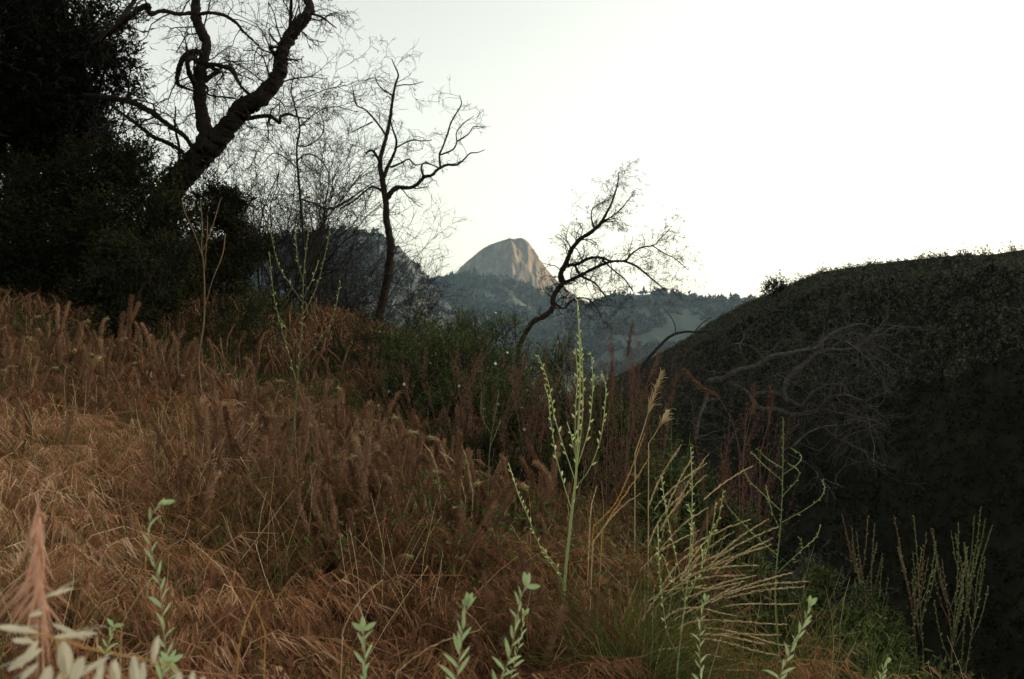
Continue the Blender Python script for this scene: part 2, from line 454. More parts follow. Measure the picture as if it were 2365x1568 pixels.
def children(P, R, L, m, spread, ratio, t0=.25, minr=.0012):
    """m children on each polyline"""
    N, n = P.shape[:2]
    t = (t0 + (1 - t0) * rng.random((N, m))) * (n - 1.001)
    i = t.astype(int); f = (t - i)[..., None]
    idx = np.arange(N)[:, None]
    p = P[idx, i] * (1 - f) + P[idx, i + 1] * f
    T = norm(P[idx, i + 1] - P[idx, i])
    side = rng.normal(size=T.shape); side = norm(side - T * (side * T).sum(-1, keepdims=True))
    d = norm(T + side * spread * (0.6 + .8 * rng.random((N, m, 1))))
    l = np.asarray(L)[:, None] * ratio * (1.15 - .55 * t / n) * (.6 + .8 * rng.random((N, m)))
    r = np.maximum(R[idx, i] * .55, minr)
    return p.reshape(-1, 3), d.reshape(-1, 3), l.ravel(), r.ravel()

def limb(pts, conv, depth, dd=.4, rmul=1.0, seed=0, n=None, k=10, rough=.06, floor=.0007):
    """main limb through control points (zx, zy, width) given in a zoom's pixels; depth wanders by dd metres"""
    r_ = np.random.default_rng(seed)
    ph = r_.random(2) * 6.28
    rows = []
    m = len(pts)
    for q, (zx, zy, w) in enumerate(pts):
        px, py, s = conv(zx, zy)
        y = depth + dd * math.sin(ph[0] + 2.1 * q / max(m - 1, 1)) + dd * .25 * math.sin(ph[1] + 5 * q / max(m - 1, 1))
        p = ray(px, py, y)
        rows.append([*p, w * s * .5 * y / FPX * rmul])
    c = cr(rows, n or max(6, 8 * m))
    P = c[:, :3]; R = np.maximum(c[:, 3], floor)
    P = P + r_.normal(size=P.shape) * (R[:, None] * rough)
    R = R * (1 + r_.normal(size=len(R)) * rough)
    return P, R

Z1 = lambda x, y: (x / 2.92, y / 2.92, 1 / 2.92)
Z2 = lambda x, y: (577.4 + x / 2.263, 115.5 + y / 2.263, 1 / 2.263)
Z3 = lambda x, y: (1443.4 + x / 2.562, 461.9 + y / 2.562, 1 / 2.562)
Z4 = lambda x, y: (x / 2.92, 519.6 + y / 2.92, 1 / 2.92)
Z5 = lambda x, y: (x / 2.92, 1031.2 + y / 2.92, 1 / 2.92)
Z6 = lambda x, y: (750.6 + x / 2.92, 1031.2 + y / 2.92, 1 / 2.92)
Z7 = lambda x, y: (1501.2 + x / 2.716, 990.8 + y / 2.716, 1 / 2.716)
Z8 = lambda x, y: (808.3 + x / 2.92, 635.1 + y / 2.92, 1 / 2.92)

def tree_from_limbs(name, label, group, trunk, limbs, conv, depth, seed, bark, twigm, tw, down=.0, twig_leaf=None, twr=.0026):
    """trunk + limbs drawn through control points; twigs grown from the limbs. tw: (per metre, length, levels)"""
    P, R = limb(trunk, conv, depth, .15, .84, seed)
    gz = float(G(P[0, 0], P[0, 1])) - .1
    if P[0, 2] > gz:      # carry the trunk down to the ground with a flared foot
        ext = np.array([P[0] + (np.array([P[0, 0] - .12 * (P[1, 0] - P[0, 0]) * 2, P[0, 1], gz]) - P[0]) * t for t in (1, .7, .4, .15)])
        P = np.vstack([ext, P]); R = np.concatenate([[R[0] * 1.5, R[0] * 1.2, R[0] * 1.08, R[0]], R])
    root = empty(name, tuple(P[0]), label, 'tree', group)
    b = MB(); b.tubes(P, R, 16, knob=.06); parts = [b.build('trunk', bark, root)]
    srcs = [(P[len(P) // 2:], R[len(P) // 2:])]
    for q, L in enumerate(limbs):
        Pl, Rl = limb(L, conv, depth, .35, 1, seed + 10 + q, k=8)
        # limb starts where the drawing joins: keep its own depth curve but begin at trunk depth
        w = np.linspace(1, 0, len(Pl))[:, None] ** 2
        y0 = P[-1, 1]
        sc = (y0 / Pl[0, 1]) ** w[:, 0]
        Pl = Pl * sc[:, None]
        b = MB(); b.tubes(Pl, Rl, 11, knob=.08); parts.append(b.build('limb', bark, root))
        srcs.append((Pl, Rl))
    per_m, length, lev = tw
    for q, (Pl, Rl) in enumerate(srcs):
        tot = np.linalg.norm(np.diff(Pl, axis=0), axis=1).sum()
        m = int(tot * per_m * (.8 + .4 * rng.random()))
        if m < 1: continue
        tb = MB(); lf = []
        u = rng.random(m) ** .8 * (len(Pl) - 1.001); i = u.astype(int)
        T = norm(Pl[i + 1] - Pl[i])
        side = rng.normal(size=T.shape); side = norm(side - T * (side * T).sum(-1, keepdims=True))
        p0 = Pl[i] + (Pl[i + 1] - Pl[i]) * (u - i)[:, None]
        d0 = norm(T * .8 + side * 1.0 + np.array([0, 0, .1]))
        l0 = length * (.35 + rng.random(m)); r0 = np.clip(Rl[i] * .4, .004, .013)
        for lv in range(lev):
            Pt, Rt = grow(p0, d0, l0, r0, 6 if lv == 0 else (5 if lv == 1 else 4 if lv == 2 else 3), .34, (0, 0, -down), .5)
            tb.tubes(Pt, Rt, 3) if lv < 3 else tb.ribbons(Pt, Rt * 1.8)
            if lv >= lev - 2 and twig_leaf: lf.append(Pt[:, -3:].reshape(-1, 3))
            if lv < lev - 1:
                p0, d0, l0, r0 = children(Pt, Rt, l0, 4 if lv == 0 else 3, .9, .58, minr=twr)
        tb.build('twigs', twigm, parts[q], 'stuff', smooth=True)
        if twig_leaf:
            lp = np.concatenate(lf); keep = rng.random(len(lp)) < .2; lp = lp[keep]
            lb = MB(); lb.leaves(lp, rng.normal(size=lp.shape) + np.array([0, 0, -.3]), .016 + .014 * rng.random(len(lp)), .007)
            lb.build('withered_leaves', twig_leaf, parts[q], 'stuff', smooth=False)
    return root

# big forked tree at upper left
tree_from_limbs('bare_tree', 'large dark bare tree with forked leaning trunk beside the evergreen at upper left', None,
    [(1090, 1420, 215), (1150, 1290, 205), (1220, 1190, 195), (1290, 1110, 195), (1370, 1030, 190)],
    [[(1360, 1050, 120), (1385, 900, 105), (1355, 740, 84), (1345, 590, 88), (1355, 460, 78), (1385, 350, 60), (1388, 270, 62), (1340, 180, 62), (1320, 80, 60), (1320, -40, 55), (1330, -160, 50), (1300, -300, 40)],
     [(1370, 1050, 170), (1480, 940, 142), (1560, 840, 130), (1640, 740, 125), (1740, 680, 120), (1830, 590, 110), (1890, 490, 102), (1900, 390, 86), (1930, 300, 88), (1990, 200, 82), (2060, 120, 76), (2092, 50, 62), (2068, -40, 55), (2060, -160, 48), (2110, -300, 40)],
     [(1350, 355, 45), (1290, 350, 40), (1230, 400, 36), (1200, 480, 32), (1195, 560, 26), (1240, 590, 18), (1300, 612, 14)],
     [(1315, 570, 42), (1272, 490, 36), (1265, 420, 30), (1300, 390, 30), (1345, 420, 30)],
     [(1385, 545, 36), (1440, 500, 30), (1480, 480, 24), (1440, 462, 26), (1400, 440, 20)],
     [(1390, 430, 26), (1470, 440, 28), (1560, 470, 32), (1600, 540, 24), (1640, 600, 20), (1710, 660, 16)],
     [(1955, 240, 26), (1960, 100, 22), (1962, -30, 20), (1950, -160, 14)],
     [(1640, 800, 36), (1720, 790, 30), (1800, 780, 30), (1850, 800, 26), (1885, 830, 20), (1895, 785, 20), (1950, 770, 18), (2010, 790, 12), (2090, 800, 8)],
     [(2100, 90, 20), (2180, 120, 14), (2230, 160, 10), (2270, 190, 6)],
     [(1860, 380, 30), (1820, 320, 20), (1880, 310, 16), (1820, 235, 8)],
     [(1310, 1010, 34), (1240, 915, 32), (1140, 845, 34), (1040, 765, 36), (920, 700, 38), (830, 672, 38), (700, 655, 34), (560, 640, 26)],
     [(1240, 1030, 28), (1130, 960, 26), (1030, 920, 26), (930, 840, 24), (830, 770, 20), (740, 700, 16)],
     [(1210, 1090, 22), (1205, 980, 18), (1180, 860, 14), (1185, 720, 8)],
     [(1400, 600, 16), (1410, 640, 12), (1560, 660, 12), (1590, 665, 8)],
     [(1310, 85, 30), (1200, 92, 28), (1100, 72, 28), (1010, 92, 32), (1000, 35, 34), (920, 72, 36), (850, 130, 40), (780, 190, 40), (690, 250, 36), (600, 330, 30)],
     [(1330, 95, 26), (1420, 85, 24), (1520, 105, 22), (1600, 160, 20), (1640, 210, 16), (1720, 285, 10), (1780, 350, 6)],
     [(770, 195, 36), (830, 110, 34), (900, 10, 30), (940, -60, 26), (1000, -200, 20)],
     ], Z1, 11.0, 3, M['bark'], M['twig'], (7.5, .62, 4), down=.05, twr=.003)

# slender burnt tree
tree_from_limbs('bare_tree', 'slender bare tree with one long crooked limb reaching right, left of the peak', None,
    [(655, 1480, 50), (675, 1390, 48), (700, 1290, 50), (725, 1150, 50), (735, 1020, 44), (715, 900, 40), (710, 800, 36), (702, 740, 34)],
    [[(702, 745, 32), (690, 660, 30), (680, 600, 25), (685, 550, 21), (705, 480, 21), (720, 420, 19), (735, 340, 17), (745, 260, 14), (760, 180, 12), (775, 130, 9), (755, 80, 6), (740, 45, 4)],
     [(682, 590, 15), (660, 550, 14), (640, 525, 12), (615, 530, 11), (608, 542, 9)],
     [(710, 445, 11), (680, 400, 10), (640, 350, 9), (600, 310, 8), (560, 290, 7), (545, 250, 6), (535, 190, 4)],
     [(700, 660, 22), (720, 610, 17), (745, 560, 15), (760, 520, 13), (765, 470, 11), (745, 410, 8), (735, 370, 7)],
     [(765, 510, 9), (800, 490, 8), (850, 470, 8), (900, 475, 6), (950, 470, 4)],
     [(712, 780, 30), (745, 735, 27), (775, 718, 25), (830, 720, 19), (870, 705, 19), (910, 665, 18), (950, 655, 15), (980, 625, 15), (1030, 600, 13), (1080, 600, 10), (1120, 570, 8), (1150, 540, 7), (1190, 535, 5), (1230, 520, 3)],
     [(995, 612, 12), (990, 550, 11), (1010, 500, 10), (1035, 430, 9), (1050, 380, 8), (1085, 320, 7), (1105, 280, 6), (1095, 235, 3)],
     [(910, 662, 10), (895, 620, 9), (910, 590, 9), (950, 600, 8), (985, 615, 7)],
     [(735, 612, 13), (790, 590, 10), (830, 570, 8), (862, 600, 7), (900, 595, 4)],
     [(990, 550, 9), (1060, 520, 8), (1080, 480, 7), (1080, 430, 6), (1120, 380, 5), (1170, 345, 3)],
     [(1080, 480, 7), (1140, 440, 6), (1170, 400, 5), (1218, 405, 3)],
     [(758, 190, 8), (800, 182, 6), (850, 180, 5), (905, 165, 3)],
     [(745, 235, 8), (700, 210, 7), (665, 170, 6), (650, 125, 3)],
     [(640, 375, 7), (590, 400, 6), (550, 420, 5), (512, 438, 3)],
     [(690, 735, 14), (640, 715, 12), (600, 740, 10), (540, 790, 10), (470, 830, 8)],
     ], Z2, 16.0, 31, M['bark'], M['twig'], (3.4, .42, 3), down=.0, twr=.0032)

# leaning feathery tree
tree_from_limbs('leaning_tree', 'half dead tree leaning right with feathery withered twigs in front of the peak', None,
    [(1400, 1560, 30), (1440, 1480, 30), (1480, 1420, 31), (1540, 1390, 33), (1580, 1350, 33), (1585, 1290, 31), (1610, 1250, 31), (1640, 1210, 31)],
    [[(1638, 1215, 30), (1625, 1170, 27), (1650, 1120, 25), (1670, 1070, 22), (1690, 1030, 20), (1730, 985, 20), (1780, 955, 18), (1830, 910, 16), (1860, 860, 12), (1890, 800, 10), (1910, 740, 8), (1925, 680, 6), (1925, 640, 4)],
     [(1800, 935, 11), (1785, 880, 8), (1790, 830, 6), (1830, 800, 5), (1880, 780, 4)],
     [(1835, 905, 9), (1890, 870, 8), (1940, 830, 7), (1980, 780, 5), (2010, 740, 3)],
     [(1660, 1125, 17), (1710, 1120, 16), (1770, 1090, 15), (1830, 1085, 12), (1895, 1108, 11)],
     [(1642, 1218, 22), (1700, 1190, 19), (1760, 1160, 18), (1820, 1130, 17), (1890, 1105, 15), (1960, 1100, 13), (2000, 1060, 10), (2050, 1030, 9), (2110, 1020, 7), (2150, 980, 5), (2195, 935, 3)],
     [(1955, 1102, 12), (2020, 1130, 10), (2070, 1170, 9), (2130, 1220, 7), (2185, 1265, 4)],
     [(2100, 1020, 7), (2160, 1060, 6), (2220, 1090, 5), (2290, 1150, 3)],
     [(1700, 1130, 14), (1730, 1180, 12), (1790, 1210, 10), (1830, 1250, 8), (1872, 1312, 5)],
     [(1588, 1322, 11), (1640, 1350, 10), (1680, 1310, 9), (1730, 1295, 8), (1780, 1310, 7), (1830, 1380, 5), (1852, 1435, 3)],
     [(1695, 1030, 8), (1705, 990, 6), (1703, 962, 4)],
     [(1840, 1095, 10), (1900, 1150, 8), (1960, 1200, 7), (2000, 1260, 5)],
     ], Z2, 17.0, 57, M['bark'], M['twig'], (14.0, .44, 4), down=.03, twig_leaf=M['twig'])

# slim sapling between the first two
tree_from_limbs('bare_sapling', 'thin upright bare sapling between the forked tree and the slender tree', None,
    [(285, 1060, 13), (270, 860, 14), (255, 690, 13), (245, 580, 13)],
    [[(245, 585, 12), (245, 500, 11), (260, 400, 9), (225, 260, 8), (215, 200, 6), (240, 100, 4)],
     [(248, 500, 8), (300, 500, 7), (370, 450, 6), (385, 380, 5), (350, 310, 4), (300, 290, 3)],
     [(245, 580, 8), (290, 545, 7), (350, 560, 6), (410, 640, 5), (405, 760, 4)],
     [(230, 270, 6), (300, 245, 5), (400, 205, 4), (500, 182, 3)],
     [(240, 420, 7), (330, 340, 5), (430, 295, 4), (565, 325, 3)],
     [(250, 620, 7), (180, 560, 6), (120, 540, 5), (60, 600, 3)],
     [(262, 780, 9), (330, 800, 8), (420, 830, 8), (520, 780, 8), (590, 730, 6), (650, 690, 4)],
     ], Z2, 13.0, 77, M['twig'], M['twig'], (8.0, .6, 4), down=.01, twr=.003)

# fallen dead tree on the right
def dead_fall():
    L = [[(490, 1075, 42), (560, 1070, 56), (600, 1055, 50), (640, 1022, 42), (700, 1000, 36), (780, 980, 33), (860, 930, 33), (960, 910, 31), (1060, 890, 30), (1130, 880, 30), (1180, 830, 27), (1250, 780, 24), (1340, 745, 20), (1400, 735, 14), (1445, 748, 8)],
         [(580, 1075, 38), (680, 1110, 36), (740, 1160, 38), (800, 1230, 37), (900, 1240, 40), (980, 1270, 41), (1060, 1270, 37), (1130, 1250, 32), (1180, 1200, 25), (1230, 1160, 20), (1300, 1150, 17), (1360, 1170, 14), (1430, 1205, 9), (1460, 1250, 5)],
         [(950, 1190, 42), (940, 1130, 46), (960, 1060, 46), (1010, 1010, 43), (1070, 960, 41), (1120, 910, 40), (1200, 890, 35), (1290, 890, 28), (1370, 870, 23), (1430, 830, 18), (1500, 800, 14), (1580, 800, 7)],
         [(770, 1145, 30), (860, 1140, 31), (930, 1160, 35), (980, 1190, 32), (1050, 1220, 30), (1100, 1150, 26), (1160, 1110, 20), (1230, 1090, 14), (1350, 1085, 7)],
         [(1060, 1255, 16), (1180, 1240, 14), (1280, 1260, 10), (1400, 1220, 7), (1500, 1210, 4)],
         [(940, 1480, 14), (1000, 1450, 14), (1080, 1380, 13), (1180, 1340, 12), (1300, 1330, 10), (1380, 1290, 8), (1510, 1300, 4)],
         [(620, 1070, 14), (605, 1020, 9), (545, 1020, 8), (520, 1005, 5)],
         [(710, 990, 10), (690, 900, 9), (680, 850, 8), (760, 870, 7), (830, 940, 6)],
         [(1220, 810, 10), (1280, 830, 8), (1340, 840, 8), (1320, 790, 7), (1400, 800, 4)],
         [(500, 1090, 34), (480, 1180, 30), (440, 1290, 26), (420, 1420, 24)],
         [(1180, 1340, 10), (1240, 1400, 9), (1330, 1450, 8), (1440, 1500, 6), (1480, 1580, 4)],
         [(1040, 1440, 9), (1150, 1480, 8), (1240, 1400, 7), (1330, 1420, 5)],
         [(640, 1120, 12), (760, 1090, 9), (880, 1040, 8), (1000, 1000, 6)],
         [(960, 1500, 10), (1080, 1560, 9), (1180, 1650, 8), (1300, 1700, 5)]]
    dp = 12.5
    first = ray(*Z3(520, 1100)[:2], dp)
    root = empty('fallen_tree', (first[0], first[1], float(G(first[0], first[1]))), 'weathered fallen dead tree with crooked grey limbs below the right hill', 'tree')
    srcs = []
    for q, l in enumerate(L):
        P, R = limb(l, Z3, dp, .5, .9, 300 + q)
        b = MB(); b.tubes(P, R * .78, 9, knob=.12); b.build('limb', M['dead_wood'], root)
        srcs.append((P, R))
    tb = MB()
    P0 = np.concatenate([P[len(P) // 3:] for P, R in srcs]); pick = rng.integers(0, len(P0), 170)
    p0 = P0[pick]; d0 = rng.normal(size=p0.shape) + np.array([.6, 0, -.1]); l0 = .3 + .6 * rng.random(len(p0)); r0 = np.full(len(p0), .007)
    for lv in range(3):
        Pt, Rt = grow(p0, d0, l0, r0, (7, 5, 4)[lv], .30, (0, 0, -.05)); tb.tubes(Pt, Rt, 3)
        p0, d0, l0, r0 = children(Pt, Rt, l0, 3, .8, .6, minr=.002)
    tb.build('twigs', M['grey_twig'], root, 'stuff')
dead_fall()
# arching bare bough left of it
root = empty('bare_bough', tuple(ray(*Z3(110, 980)[:2], 15.5)), 'single thin dark bough arching over the valley left of the fallen tree', 'branch')
for q, l in enumerate([[(60, 1060, 24), (130, 950, 21), (200, 870, 18), (270, 805, 16), (350, 780, 14), (420, 780, 12), (510, 776, 6)], [(415, 780, 8), (440, 745, 7), (470, 720, 6), (515, 690, 3)], [(300, 790, 7), (295, 740, 6), (270, 690, 5), (230, 640, 3)]]):
    P, R = limb(l, Z3, 15.5, .2, 1, 400 + q)
    b = MB(); b.tubes(P, R, 7); b.build('limb', M['twig'], root)

def bare_shrub(px, depth, h, n, label, mat, group='bare twiggy shrubs', spread=.45, seed=1, levels=3, lean=0, m1=5, base=None):
    x = (px - 1182.5) / FPX * depth
    z = float(G(x, depth)) if base is None else (784 - base) / FPX * depth
    root = empty('bare_shrub', (x, depth, z), label, 'shrub', group)
    p0 = np.array([[x, depth, z - .05]]) + rng.normal(size=(n, 3)) * np.array([.15, .15, 0])
    d0 = np.stack([rng.normal(size=n) * spread + lean, rng.normal(size=n) * spread, np.ones(n)], 1)
    l0 = h * (.6 + .5 * rng.random(n)); r0 = .010 + .012 * rng.random(n)
    P, R = grow(p0, d0, l0, r0, 9, .13, (0, 0, .03), .25)
    for i in range(n):
        b = MB(); b.tubes(P[i], R[i], 6); b.build('stem', mat, root)
    tb = MB()
    p, d, l, r = children(P, R, l0, m1 * 3, .75, .42)
    for lv in range(levels):
        Pt, Rt = grow(p, d, l, np.clip(r, .0038, .009), (6, 4, 3)[min(lv, 2)], .30, (0, 0, .02))
        tb.tubes(Pt, Rt, 3) if lv < 2 else tb.ribbons(Pt, Rt * 1.8)
        p, d, l, r = children(Pt, Rt, l, 3, .8, .55)
    tb.build('twigs', mat, root, 'stuff')
    return root

for q, (px, dp, h, n, lean, lab) in enumerate([
        (640, 13.5, 3.0, 9, .15, 'tall bare twiggy shrub filling the gap beside the leaning trunk'),
        (690, 15.5, 3.2, 9, -.05, 'tall bare twiggy shrub around the thin sapling'),
        (770, 16.5, 3.0, 9, .12, 'broad bare twiggy shrub midway between sapling and slender tree'),
        (845, 18, 2.7, 8, .1, 'bare twiggy shrub close against the slender trunk on its left'),
        (600, 14.5, 2.6, 7, .1, 'bare twiggy shrub under the leaning trunk of the forked tree'),
        (655, 17, 3.0, 7, .1, 'bare twiggy shrub just left of the thin sapling'),
        (740, 18, 3.0, 8, .0, 'bare twiggy shrub just right of the thin sapling'),
        (800, 20, 2.9, 8, .1, 'bare twiggy shrub left of the slender bare tree'),
        (930, 19, 2.3, 8, .25, 'bare twiggy shrub at the right foot of the slender bare tree'),
        (985, 20, 2.1, 8, .2, 'bare twiggy shrub below the left shoulder of the peak'),
        (1050, 22, 2.0, 8, .35, 'bare twiggy shrub reaching up in front of the peak'),
        (1120, 22, 1.7, 7, .2, 'bare twiggy shrub in front of the foot of the peak'),
        (1440, 19, 2.3, 7, .1, 'bare twiggy shrub under the hanging twigs of the leaning tree'),
        (520, 12.5, 2.7, 6, -.1, 'bare twiggy shrub behind the fork of the forked tree')]):
    bare_shrub(px, dp, h, n, lab, M['twig'], lean=lean, seed=q)
for px, dp, h, lab, lean in [(1790, 9.5, 1.2, 'grey leafless bush under the fallen tree', .5), (1900, 11, 1.3, 'grey leafless bush right of the fallen tree', .3), (1650, 12.5, 1.3, 'grey leafless bush at the broken end of the fallen tree', .2)]:
    bare_shrub(px, dp, h, 8, lab, M['grey_twig'], group='grey leafless bushes', lean=lean, levels=3, m1=4, spread=.6)

# ------------------------------------------------------------------ leafy masses
def leaf_cloud(blobs, n, L, W, shell=.45, sub=16, rmin=.22):
    """leaf positions through a set of lumps (centre, radii): each lump is broken into smaller tufts with gaps between"""
    vol = np.array([r[0] * r[1] * r[2] for c, r in blobs]) ** .75; vol /= vol.sum()
    k = rng.choice(len(blobs), n, p=vol)
    C = np.array([c for c, r in blobs]); Rr = np.array([r for c, r in blobs])
    so = norm(rng.normal(size=(len(blobs), sub, 3))) * (rng.random((len(blobs), sub, 1)) ** .4) * .95
    sr = rmin + .26 * rng.random((len(blobs), sub))
    j = rng.integers(0, sub, n)
    u = norm(rng.normal(size=(n, 3))) * (rng.random((n, 1)) ** shell)
    d = so[k, j] + u * sr[k, j][:, None]
    return C[k] + d * Rr[k], norm(d + u * .5)

def leafy(name, label, cat, px, py, depth, blobs, n, L, W, leafm, group=None, stems=5, flowers=0, trunk=None, clump=7, stemr=.02, loose=False):
    """blobs in picture units (px, py, dd, rx, ry): lumps of foliage on stems from the ground"""
    bl = []
    for (bx, by, dd, rx, ry) in blobs:
        y = depth + dd
        bl.append((ray(bx, by, y), (rx / FPX * y, (rx + ry) / 2 / FPX * y, ry / FPX * y)))
    x = (px - 1182.5) / FPX * depth
    base = np.array([x, depth, float(G(x, depth)) - .05])
    root = empty(name, tuple(base), label, cat, group)
    sb = 0
    for q in range(stems):
        c, r = bl[q % len(bl)]
        tgt = c + rng.normal(size=3) * np.array(r) * .3
        mid = (base + tgt) / 2 + rng.normal(size=3) * .15
        P = cr([base + rng.normal(size=3) * np.array([.12, .12, 0]), mid, tgt], 10)
        rr_ = (trunk if (trunk and q == 0) else stemr)
        b = MB(); b.tubes(P, np.linspace(rr_, rr_ * .3, 10), 7)
        b.build('trunk' if (trunk and q == 0) else 'stem', M['bark'], root)
    m = n // clump
    p, u = leaf_cloud(bl, m, L, W, sub=26 if loose else 16, rmin=.08 if loose else .22)
    # leaves sit in sprays: short runs of leaves along a twig
    td = norm(u + rng.normal(size=u.shape) * .7 + np.array([0, 0, .35 + .9 * loose]))
    tl = L * ((4 + 6 * rng.random(m) ** 2) if loose else (2.2 + 2.5 * rng.random(m)))
    s = rng.random((m, clump))
    pos = p[:, None] + td[:, None] * (tl[:, None] * s)[..., None]
    ld = norm(td[:, None] * .7 + rng.normal(size=(m, clump, 3)) * .8)
    b = MB(); b.leaves(pos.reshape(-1, 3), ld.reshape(-1, 3), (L * (.6 + .7 * rng.random((m, clump)))).ravel(), (W * (.6 + .7 * rng.random((m, clump)))).ravel(), tri=True)
    b.build('crown' if cat == 'tree' else 'foliage', leafm, root, 'stuff', smooth=False)
    tb = MB()
    sub = rng.random(m) < .28
    Pt = np.stack([p[sub] - td[sub] * tl[sub, None] * 1.2, p[sub], p[sub] + td[sub] * tl[sub, None]], 1)
    tb.tubes(Pt, np.tile(np.array([[.004, .003, .0015]]), (len(Pt), 1)), 3)
    tb.build('twigs', M['twig'], root, 'stuff')
    if flowers:
        f, u = leaf_cloud(bl, flowers, L, W, shell=.12)
        for q in range(flowers):
            fb = MB()
            nrm = norm(u[q] + np.array([0, -.8, .5])); a = norm(np.cross(nrm, [0, 0, 1.0])); c2 = np.cross(nrm, a)
            for w in range(5):
                th = w * 1.2566; dd_ = a * math.cos(th) + c2 * math.sin(th)
                fb.leaves((f[q] + nrm * .01)[None], (dd_ + nrm * .35)[None], .017, .015, up=nrm[None])
            fb.build('flower', M['flower'], root)
    return root

# dark evergreen at the upper left edge
leafy('evergreen_tree', 'dense dark evergreen tree filling the upper left corner', 'tree', 40, 700, 12.0,
      [(20, 40, 0, 190, 150), (120, 90, -.3, 130, 120), (190, 60, .2, 90, 90), (215, 150, 0, 85, 85), (60, 230, 0, 200, 150), (190, 250, .2, 110, 90), (255, 105, 0, 48, 45), (-160, 150, .5, 160, 200), (20, 360, .3, 210, 140), (-150, 400, .4, 180, 200), (245, 200, 0, 55, 35), (150, -60, .3, 100, 80), (-60, -120, .4, 150, 120), (40, 120, 1.2, 170, 200), (130, 200, 1.2, 120, 160), (0, 300, 1.2, 200, 160), (170, 320, 1.0, 110, 80)],
      115000, .085, .027, M['evergreen'], stems=16, trunk=.22, clump=9, stemr=.05)
def shade_tree(x, y, h, r, label, n):  # unseen tree added to block sky light and darken the left slope
    z = float(G(x, y))
    root = empty('evergreen_tree', (x, y, z), label, 'tree', 'unseen evergreens added at left to shade the slope')
    b = MB(); b.tubes(np.array([[x, y, z - .2], [x + .1, y, z + h * .4], [x, y + .1, z + h * .85]]), np.array([.24, .17, .05]), 10, knob=.05); b.build('trunk', M['bark'], root)
    bl = [((x + random.gauss(0, r * .45), y + random.gauss(0, r * .45), z + h * random.uniform(.12, .95)), (r * .6, r * .6, r * .5)) for _ in range(16)]
    p, u = leaf_cloud(bl, n, 1, 1)
    b = MB(); b.leaves(p, u + rng.normal(size=u.shape) * .6, .16 + .1 * rng.random(n), .08, tri=True)
    b.build('crown', M['evergreen'], root, 'stuff', smooth=False)
for x_, y_, h_, r_s, lab_ in [(-8.3, 9.0, 8.5, 2.3, 'farther of the unseen evergreens added at left for shade'), (-6.6, 5.6, 8.0, 2.1, 'nearer of the unseen evergreens added at left for shade')]:
    shade_tree(x_, y_, h_, r_s, lab_, 9000)
# scrub oaks below it
SCR = 'dark scrub oaks under the evergreen'
leafy('scrub_oak', 'dark scrub oak bush at the left edge below the evergreen', 'shrub', 60, 700, 10.5,
      [(40, 470, 0, 170, 110), (-60, 560, 0, 140, 120), (120, 560, -.3, 140, 110), (20, 620, -.4, 150, 80), (170, 640, -.5, 110, 70)], 36000, .042, .022, M['oak_leaf'], group=SCR, stems=8)
leafy('scrub_oak', 'dark scrub oak bush hiding the foot of the forked tree', 'shrub', 280, 700, 10.0,
      [(220, 400, .6, 110, 90), (300, 390, .5, 95, 70), (350, 450, .2, 85, 80), (260, 510, 0, 130, 110), (380, 530, -.1, 80, 90), (320, 620, -.3, 120, 90), (420, 640, -.2, 60, 60), (170, 430, .5, 110, 90)], 48000, .040, .021, M['oak_leaf'], group=SCR, stems=10)
leafy('scrub_oak', 'smaller dark scrub oak bush right of the forked trunk', 'shrub', 515, 700, 11.5,
      [(500, 470, .3, 48, 55), (540, 490, .3, 42, 48), (490, 550, 0, 65, 70), (560, 560, 0, 50, 55), (520, 630, -.2, 70, 70), (600, 560, .8, 40, 30)], 24000, .040, .020, M['oak_leaf'], group=SCR, stems=7)
leafy('scrub_oak', 'dark scrub oak bush spilling down among the spikes at left', 'shrub', 300, 700, 8.0,
      [(300, 600, .3, 90, 70), (240, 650, 0, 80, 60), (350, 660, 0, 70, 70), (290, 720, -.2, 70, 45), (410, 610, .4, 60, 60)], 22000, .032, .016, M['oak_leaf'], group=SCR, stems=8)
leafy('scrub_oak', 'broad dark scrub oak thicket behind the spikes at far left', 'shrub', 150, 700, 13.5,
      [(-40, 640, 0, 130, 80), (80, 650, .4, 120, 80), (200, 640, .2, 120, 90), (320, 650, 0, 110, 80), (430, 640, .3, 90, 70), (130, 560, .8, 150, 90), (300, 560, .9, 140, 90)], 34000, .055, .030, M['oak_leaf'], group=SCR, stems=10)

# green flowering shrubs on the slope
FS = 'green shrubs on the middle of the slope'
leafy('flowering_shrub', 'green shrub dotted with white flowers below the leaning tree', 'shrub', 1060, 900, 9.0,
      [(980, 790, .6, 75, 50), (1060, 780, .4, 85, 60), (1140, 790, .2, 80, 60), (1010, 850, .1, 95, 70), (1110, 860, 0, 100, 80), (1190, 870, 0, 80, 80), (1080, 940, -.3, 110, 80)], 21000, .026, .012, M['shrub_leaf'], loose=True, group=FS, stems=9, flowers=26, stemr=.01)
leafy('flowering_shrub', 'green shrub with a few white flowers left of the tall pale wand plant', 'shrub', 1180, 1000, 7.4,
      [(1120, 960, .2, 90, 80), (1200, 950, 0, 90, 90), (1250, 1010, -.1, 80, 90), (1160, 1040, -.2, 90, 80), (1240, 1100, -.3, 80, 60)], 15000, .024, .011, M['shrub_leaf'], loose=True, group=FS, stems=8, flowers=6, stemr=.01)
leafy('green_shrub', 'dark green shrub behind the tall pale wand plant', 'shrub', 1340, 1050, 7.0,
      [(1310, 960, .3, 70, 100), (1390, 980, .2, 80, 100), (1460, 1020, 0, 70, 100), (1360, 1090, -.2, 100, 90), (1450, 1130, -.3, 90, 80), (1530, 1100, 0, 70, 90), (1290, 840, 1.2, 60, 60)], 18000, .026, .011, M['shrub_leaf'], loose=True, group=FS, stems=8, stemr=.01)
